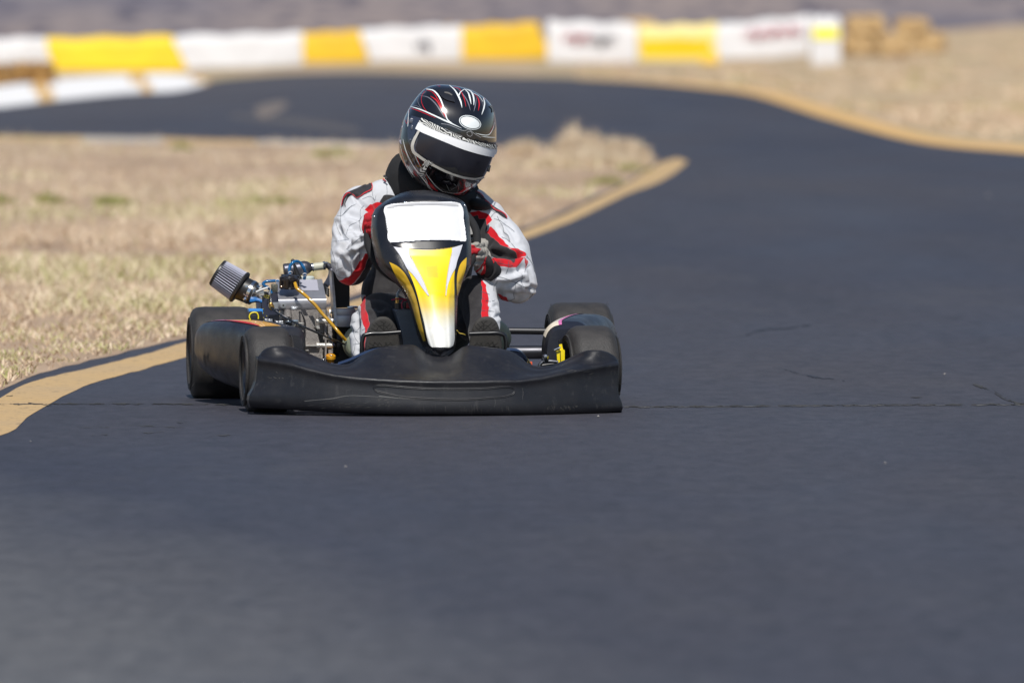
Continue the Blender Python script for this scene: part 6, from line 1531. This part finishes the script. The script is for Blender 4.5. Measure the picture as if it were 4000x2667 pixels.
def zebra():
    m = bpy.data.materials.new('zebra_print'); m.use_nodes = True; nt = m.node_tree; n = nt.nodes; L = nt.links; b = n['Principled BSDF']; b.inputs['Roughness'].default_value = .4
    tc = n.new('ShaderNodeTexCoord'); mp = n.new('ShaderNodeMapping'); mp.inputs['Rotation'].default_value = (0, math.radians(35), 0); mp.inputs['Scale'].default_value = (1, .2, 1); L.new(tc.outputs['Object'], mp.inputs['Vector'])
    w = n.new('ShaderNodeTexWave'); w.wave_type = 'BANDS'; w.bands_direction = 'X'; w.inputs['Scale'].default_value = 44; w.inputs['Distortion'].default_value = 24; w.inputs['Detail'].default_value = 2.0; w.inputs['Detail Scale'].default_value = .55
    L.new(mp.outputs[0], w.inputs['Vector']); r = n.new('ShaderNodeValToRGB'); r.color_ramp.interpolation = 'LINEAR'; e = r.color_ramp.elements; e[0].position = .42; e[0].color = (.012, .012, .014, 1); e[1].position = .52; e[1].color = (.74, .74, .70, 1)
    L.new(w.outputs['Fac'], r.inputs['Fac']); L.new(r.outputs['Color'], b.inputs['Base Color']); return m
M_ZEB = zebra()
def hstrip(name, A, B, m, off, na=50, nb=10, par=None): return strip(name, ZH(*A), ZH(*B), B_H, m, par or hel, off, na, nb)
# side plate and pivot
hstrip('pivot_plate', [(345, 480), (315, 540), (298, 620), (293, 700), (305, 800), (335, 860), (365, 890)], [(470, 515), (455, 540), (425, 600), (400, 660), (372, 740), (358, 820), (366, 888)], mat('smoked_plate', (.03, .036, .06), .14, coat=1.0), .002)
visor = hstrip('visor', [(440, 545), (600, 625), (800, 705), (1000, 765), (1200, 812), (1372, 840)], [(362, 850), (395, 945), (500, 1030), (760, 1160), (1010, 1250), (1205, 1225)], M_HVC, .0045, 70, 26)
hstrip('eye_port', [(445, 680), (600, 752), (800, 830), (1000, 902), (1150, 945), (1297, 978)], [(400, 862), (430, 925), (520, 990), (620, 1048), (760, 1108), (900, 1150), (1050, 1182), (1190, 1208)], M_HV, .0066, 70, 16)
hstrip('nose_guard', [(560, 1012), (640, 1055), (760, 1095), (820, 1100), (870, 1100), (905, 1150), (1000, 1165), (1195, 1205)], [(560, 1035), (640, 1085), (760, 1148), (840, 1180), (880, 1192), (920, 1208), (1010, 1228), (1195, 1212)], mat('nose_foam', (.022, .022, .024), .7), .0072, 50, 6)
mb = MB(); st = ZH((445, 665), (415, 720), (380, 790), (365, 850), (378, 910), (440, 965), (500, 1008), (600, 1068), (750, 1145), (880, 1197), (1000, 1230), (1100, 1240), (1205, 1215))
stroke(st, [8, 11, 11, 10, 10, 10, 9, 9, 10, 8], B_H, mb, 0, .0080); s2 = ZH((455, 672), (425, 730), (398, 800), (392, 850), (405, 905), (470, 965), (560, 1022))
mb.build('visor_seal', M_HS, hel, auto=None)
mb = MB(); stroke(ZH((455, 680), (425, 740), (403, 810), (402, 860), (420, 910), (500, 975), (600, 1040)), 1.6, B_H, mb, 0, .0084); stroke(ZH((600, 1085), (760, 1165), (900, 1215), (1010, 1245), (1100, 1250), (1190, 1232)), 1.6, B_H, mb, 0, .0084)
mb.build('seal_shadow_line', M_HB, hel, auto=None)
hstrip('sun_strip', [(440, 560), (520, 605), (600, 645), (800, 722), (950, 777), (1100, 822), (1250, 868), (1362, 888)], [(400, 642), (480, 688), (560, 722), (750, 800), (950, 882), (1100, 930), (1250, 967), (1335, 982)], M_STRIP, .0078, 70, 8)
hstrip('zebra_band', [(475, 516), (620, 582), (760, 650), (900, 718), (1050, 770), (1200, 812), (1374, 836)], [(440, 562), (600, 646), (800, 723), (950, 778), (1100, 823), (1250, 869), (1366, 886)], M_ZEB, .0086, 70, 5)
hstrip('zebra_tab', [(525, 1000), (505, 1035), (475, 1090), (440, 1168)], [(610, 1040), (560, 1072), (530, 1120), (482, 1212)], M_ZEB, .0096, 24, 5)
# brow trim with its slots
M_BROW = M_HB
hstrip('brow_vent', [(700, 580), (760, 592), (860, 625), (980, 660), (1025, 645), (1080, 700), (1160, 752), (1245, 790)], [(745, 642), (780, 655), (860, 690), (960, 730), (1040, 762), (1110, 775), (1170, 795), (1235, 806)], M_BROW, .0095, 50, 6)
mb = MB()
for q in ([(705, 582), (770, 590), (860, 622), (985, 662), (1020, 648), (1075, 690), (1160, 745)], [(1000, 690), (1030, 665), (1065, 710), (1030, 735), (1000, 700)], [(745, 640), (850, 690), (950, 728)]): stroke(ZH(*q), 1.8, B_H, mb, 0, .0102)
mb.build('vent_highlight', mat('painted_edge_glint', (.30, .30, .32), .15, coat=1), hel, auto=None)  # glints along the brow edges, painted as pale strokes
mb = MB()
for q in ([(775, 632), (815, 655)], [(890, 685), (935, 705)], [(1100, 765), (1135, 775)], [(1205, 785), (1240, 800)]): stroke(ZH(*q), 6.5, B_H, mb, 0, .0104, 4)
mb.build('vent_slot', M_DARK, hel, auto=None)
hstrip('crown_vent', [(665, 170), (690, 240), (740, 280), (865, 320)], [(800, 150), (835, 200), (850, 250), (870, 318)], mat('vent_shell', (.012, .012, .015), .3, coat=.6), .0035, 16, 6)
mb = MB(); stroke(ZH((738, 205), (790, 215), (832, 240)), [5, 7, 4], B_H, mb, 0, .0045); stroke(ZH((1290, 360), (1320, 390), (1328, 440)), 5, B_H, mb, 0, .003); mb.build('vent_mouth', mat('grey_mesh', (.10, .095, .09), .6), hel, auto=None)
# chin vent
hstrip('chin_vent', [(730, 1255), (700, 1290), (770, 1385), (800, 1392)], [(800, 1265), (840, 1300), (890, 1335), (895, 1340)], mat('vent_gloss', (.012, .008, .009), .12, coat=1), .004, 14, 5)
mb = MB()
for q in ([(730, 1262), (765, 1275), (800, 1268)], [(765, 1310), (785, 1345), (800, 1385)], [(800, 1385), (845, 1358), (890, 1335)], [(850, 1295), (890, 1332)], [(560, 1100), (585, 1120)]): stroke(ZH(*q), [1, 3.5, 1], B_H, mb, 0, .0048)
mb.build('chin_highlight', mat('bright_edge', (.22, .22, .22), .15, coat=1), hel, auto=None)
mb = MB(); p = hit(B_H, *ZH((1115, 1262))[0], .006); mb.ball(p, (.009, .006, .0045)); p = hit(B_H, *ZH((347, 545))[0], .003); mb.ball(p, (.008, .004, .010)); p = hit(B_H, *ZH((352, 625))[0], .003); mb.ball(p, (.004, .003, .009)); p = hit(B_H, *ZH((332, 775))[0], .003); mb.ball(p, .0035)
mb.build('visor_screw', mat('smoky_screw', (.10, .11, .14), .15, coat=1), hel)
mb = MB(); mb.box(K(*ZH((1284, 1125))[0], .40), (.008, .02, .022), rot=Matrix.Rotation(.25, 3, 'Y'), bev=.002); mb.build('visor_tab', M_HB, hel)
# oval
def oval(cx, cy, a, b, rot, n=40):
    return [(cx + math.cos(t) * a * math.cos(rot) - math.sin(t) * b * math.sin(rot), cy + math.cos(t) * a * math.sin(rot) + math.sin(t) * b * math.cos(rot)) for t in [2 * PI * k / n for k in range(n)]]
def oval_strip(name, a, b, m, off, w=None):
    N = 40; T = [PI * k / (N - 1) for k in range(N)]; ro = math.radians(17); f = lambda t, s: (1053 + math.cos(t) * a * math.cos(ro) - s * math.sin(t) * b * math.sin(ro), 562 + math.cos(t) * a * math.sin(ro) + s * math.sin(t) * b * math.cos(ro))
    return strip(name, ZH(*[f(t, -1) for t in T]), ZH(*[f(t, 1) for t in T]), B_H, m, hel, off, N, 10, curve=False)
oval_strip('oval_badge', 138, 82, M_HW, .0008)
mb = MB(); stroke(ZH(*oval(1053, 562, 124, 70, math.radians(17))), 2.6, B_H, mb, 0, .0013, 90, True); mb.build('badge_outline', M_HB, hel, auto=None)
W_, R_, G_ = MB(), MB(), MB()
def hs(mb, w, *p): stroke(ZH(*p), [x * .3189 * (.82 if mb is R_ else 1.05) for x in w], B_H, mb, 0, .0009 if mb is W_ else .0007 if mb is R_ else .0005)
hs(W_, [5, 12, 14, 16, 18, 12, 2], (325, 367), (450, 405), (600, 470), (750, 540), (850, 585), (950, 632)); hs(W_, [8, 16, 16, 14, 12], (520, 155), (600, 170), (670, 240), (720, 350), (750, 450), (780, 530), (830, 572))
hs(W_, [8, 12, 18, 18, 4], (800, 108), (860, 160), (910, 240), (940, 310), (955, 382)); hs(W_, [14, 8, 6], (915, 235), (930, 200), (985, 155)); hs(W_, [4, 10, 18, 14, 4], (985, 155), (1030, 200), (1050, 260), (1066, 340))
hs(W_, [4, 12, 18, 16, 4], (990, 157), (1060, 180), (1092, 240), (1100, 300), (1098, 352)); hs(W_, [4, 5, 5], (1080, 200), (1160, 240), (1212, 310)); hs(W_, [8, 16, 16, 4], (1215, 262), (1230, 320), (1220, 390), (1194, 466))
hs(W_, [3, 8, 9, 6, 3], (1120, 692), (1200, 712), (1280, 712), (1325, 650), (1350, 560)); hs(W_, [2, 8, 8], (1190, 732), (1280, 742), (1358, 746)); hs(W_, [4, 8, 8], (308, 400), (300, 500), (295, 612))
hs(W_, [4, 10, 12, 12, 12, 12, 6], (235, 765), (262, 880), (300, 980), (360, 1090), (440, 1200), (520, 1300), (585, 1385)); hs(W_, [3, 6, 6, 4], (205, 850), (240, 990), (285, 1115), (355, 1235)); hs(W_, [14, 8, 3], (370, 930), (400, 1010), (452, 1110))
hs(W_, [3, 7, 8, 5], (508, 1150), (520, 1185), (580, 1270), (650, 1350), (720, 1405)); hs(W_, [4, 7, 5], (490, 1220), (530, 1290), (540, 1350), (600, 1390)); hs(W_, [3, 6, 5], (965, 1408), (1020, 1375), (1072, 1345)); hs(W_, [3, 5, 5, 3], (720, 1405), (850, 1425), (960, 1415), (1060, 1360))
hs(R_, [4, 6, 6, 6, 5], (505, 175), (468, 230), (460, 310), (490, 380), (540, 450)); hs(R_, [4, 8, 10, 14, 4], (520, 165), (590, 190), (660, 280), (715, 390), (755, 505)); hs(R_, [4, 14, 16, 14, 4], (570, 240), (640, 290), (690, 370), (745, 490))
hs(R_, [4, 9, 8, 3], (320, 383), (450, 430), (560, 475), (632, 507)); hs(R_, [4, 8, 10, 4], (850, 130), (920, 150), (960, 220), (990, 300), (1003, 368)); hs(R_, [4, 6, 18, 14, 4], (1100, 208), (1150, 268), (1165, 330), (1153, 418)); hs(R_, [3, 6, 3], (1345, 590), (1290, 700))
hs(R_, [4, 6, 5], (312, 400), (300, 480), (280, 580), (260, 530)); hs(R_, [8, 10, 4], (395, 955), (430, 1050), (455, 1105)); hs(R_, [3, 6, 6, 6, 3], (215, 890), (300, 985), (370, 1095), (450, 1200), (480, 1245)); hs(R_, [3, 9, 9, 3], (215, 950), (245, 1040), (292, 1135))
hs(R_, [4, 12, 24, 10], (480, 1250), (560, 1320), (610, 1370), (662, 1400)); hs(R_, [3, 8, 16, 4], (508, 1200), (560, 1290), (640, 1382)); hs(R_, [4, 30, 36, 20, 4], (850, 1432), (900, 1435), (960, 1400), (1020, 1362), (1060, 1345))
hs(R_, [2, 4, 2], (640, 105), (690, 122), (680, 100)); hs(R_, [3, 4, 3], (1230, 270), (1245, 290), (1220, 250))
hs(G_, [3, 5, 5, 3], (430, 240), (415, 300), (440, 360), (465, 402)); hs(G_, [3, 10, 12, 10, 4], (440, 235), (530, 250), (620, 320), (690, 420), (742, 505)); hs(G_, [3, 5, 5, 3], (330, 365), (390, 355), (450, 392), (345, 368)); hs(G_, [3, 8, 12, 12, 3], (890, 140), (960, 210), (1015, 290), (1040, 350), (1058, 415)); hs(G_, [3, 10, 12, 3], (1130, 255), (1120, 340), (1100, 428))
hs(G_, [3, 6, 8, 6, 4], (290, 900), (350, 1000), (385, 1070), (440, 1170)); hs(G_, [3, 6, 6, 4], (262, 900), (320, 1060), (420, 1220), (500, 1320)); hs(G_, [3, 8, 10, 3], (355, 960), (375, 1040), (390, 1080)); hs(G_, [2, 4, 2], (230, 900), (330, 1110), (480, 1290)); hs(G_, [3, 6, 4], (460, 1180), (500, 1260), (560, 1340))
hs(G_, [4, 5, 4], (450, 215), (500, 200), (520, 175)); hs(G_, [3, 4, 3], (840, 130), (900, 150), (940, 190)); hs(G_, [3, 5, 3], (1160, 250), (1200, 320), (1215, 380))
for nm, b_, m_ in (('white_pinstripe', W_, M_HW), ('red_pinstripe', R_, M_HR), ('grey_pinstripe', G_, M_HG)): b_.build(nm, m_, hel, auto=None)
mb = MB(); stroke(ZH((232, 600), (212, 660), (200, 730), (203, 790), (214, 825)), [3, 9, 12, 10, 2], B_H, mb, 0, .0009); mb.build('side_flash', mat('lavender_white', (.60, .60, .72), .25, coat=.5), hel, auto=None)
mb = MB(); stroke(ZH((205, 1000), (240, 1075), (290, 1160), (380, 1275), (470, 1372), (500, 1398)), [2, 5, 5, 5, 5, 3], B_H, mb, 0, .002); mb.build('edge_trim', mat('pink_grey_trim', (.42, .36, .36), .5), hel, auto=None)
# ------------------------------------------------------------------ every separate bolt, cap and tube is a part of its own
def split_islands(o):
    me = o.data; n = len(me.vertices); par = list(range(n))
    def find(a):
        while par[a] != a: par[a] = par[par[a]]; a = par[a]
        return a
    for p in me.polygons:
        v = p.vertices; r = find(v[0])
        for k in v[1:]:
            q = find(k)
            if q != r: par[q] = r
    # touching pieces stay together
    groups = {}
    for p in me.polygons: groups.setdefault(find(p.vertices[0]), []).append(p)
    bb = {}
    for g, ps in groups.items():
        vs = {v for p in ps for v in p.vertices}; c = [me.vertices[v].co for v in vs]
        bb[g] = ([min(x[i] for x in c) - .0005 for i in range(3)], [max(x[i] for x in c) + .0005 for i in range(3)])
    keys = list(groups); rep = {k: k for k in keys}
    def fr(k):
        while rep[k] != k: k = rep[k]
        return k
    for i, a in enumerate(keys):
        for b in keys[i + 1:]:
            A, B = bb[a], bb[b]
            if all(A[0][t] <= B[1][t] and B[0][t] <= A[1][t] for t in range(3)): rep[fr(b)] = fr(a)
    out = {}
    for k in keys: out.setdefault(fr(k), []).extend(groups[k])
    if len(out) < 2 or len(out) > 40: return
    nm = o.name.split('.')[0]; first = True
    for ps in out.values():
        vs = sorted({v for p in ps for v in p.vertices}); mp = {v: i for i, v in enumerate(vs)}
        m2 = bpy.data.meshes.new(nm); m2.from_pydata([tuple(me.vertices[v].co) for v in vs], [], [[mp[v] for v in p.vertices] for p in ps])
        for m in me.materials: m2.materials.append(m)
        m2.polygons.foreach_set('material_index', [p.material_index for p in ps]); m2.polygons.foreach_set('use_smooth', [p.use_smooth for p in ps]); m2.update()
        m2.set_sharp_from_angle(angle=math.radians(35))
        if first: keep = m2; first = False
        else: q = bpy.data.objects.new(nm, m2); col.objects.link(q); q.parent = o.parent
    o.data = keep; bpy.data.meshes.remove(me)
SPLIT = {'bumper_hoop', 'seat_lip', 'clamp_bits', 'boss', 'stud_boss', 'bolt', 'cooling_rib', 'screw', 'tank_cap', 'cable_tie', 'hose_clamp', 'panel_bracket', 'pump_screw', 'red_wire', 'throttle_linkage', 'carburettor_body',
         'visor_screw', 'box_section', 'spark_lead', 'vent_slot', 'vent_mouth', 'frame', 'spoke_plate', 'brake_bracket', 'blue_lid', 'bumper_clip', 'lock_wire', 'choke_lever', 'zip_pull', 'scratch', 'chin_highlight', 'clear_hose', 'yellow_lead', 'piping'}
for o in [x for x in bpy.data.objects if x.type == 'MESH' and x.name.split('.')[0] in SPLIT]: split_islands(o)
# ------------------------------------------------------------------ light, sky, camera
SUN = Vector((.02, -.60, .80)).normalized()
w = bpy.data.worlds.new("World"); sc.world = w; w.use_nodes = True
nt = w.node_tree; bg = nt.nodes['Background']
sky = nt.nodes.new('ShaderNodeTexSky'); sky.sky_type = 'NISHITA'; sky.sun_disc = False
sky.sun_elevation = math.asin(SUN.z); sky.sun_rotation = math.atan2(SUN.x, SUN.y)
sky.altitude = 300; sky.air_density = 1.0; sky.dust_density = 0.6
nt.links.new(sky.outputs[0], bg.inputs['Color']); bg.inputs['Strength'].default_value = SKY
ld = bpy.data.lights.new('sun', 'SUN'); ld.energy = SUNP; ld.angle = math.radians(.5); ld.color = (1.0, .965, .91)
lo_ = bpy.data.objects.new('sun', ld); col.objects.link(lo_)
lo_.rotation_euler = (-SUN).to_track_quat('-Z', 'Y').to_euler(); lo_.location = (0, 20, 30)
cd = bpy.data.cameras.new('camera'); cam = bpy.data.objects.new('camera', cd); col.objects.link(cam)
cam.location = CAM; cam.rotation_euler = (PI / 2 - PITCH, 0, 0)
cd.sensor_width = 36; cd.lens = F / 4000 * 36; cd.clip_end = 3000; cd.clip_start = .5
cd.dof.use_dof = True; cd.dof.focus_distance = 32.75; cd.dof.aperture_fstop = FSTOP
sc.camera = cam
for o in bpy.data.objects:
    if 'off' in o.keys(): del o['off']
sc.view_settings.view_transform = 'Standard'; sc.view_settings.look = 'None'
sc.view_settings.exposure = EXPO; sc.view_settings.gamma = 1
sc.render.engine = 'CYCLES'; sc.cycles.use_denoising = True
try: sc.cycles.denoiser = 'OPENIMAGEDENOISE'; sc.cycles.denoising_prefilter = 'ACCURATE'
except Exception: pass
sc.cycles.max_bounces = 8; sc.cycles.transparent_max_bounces = 8
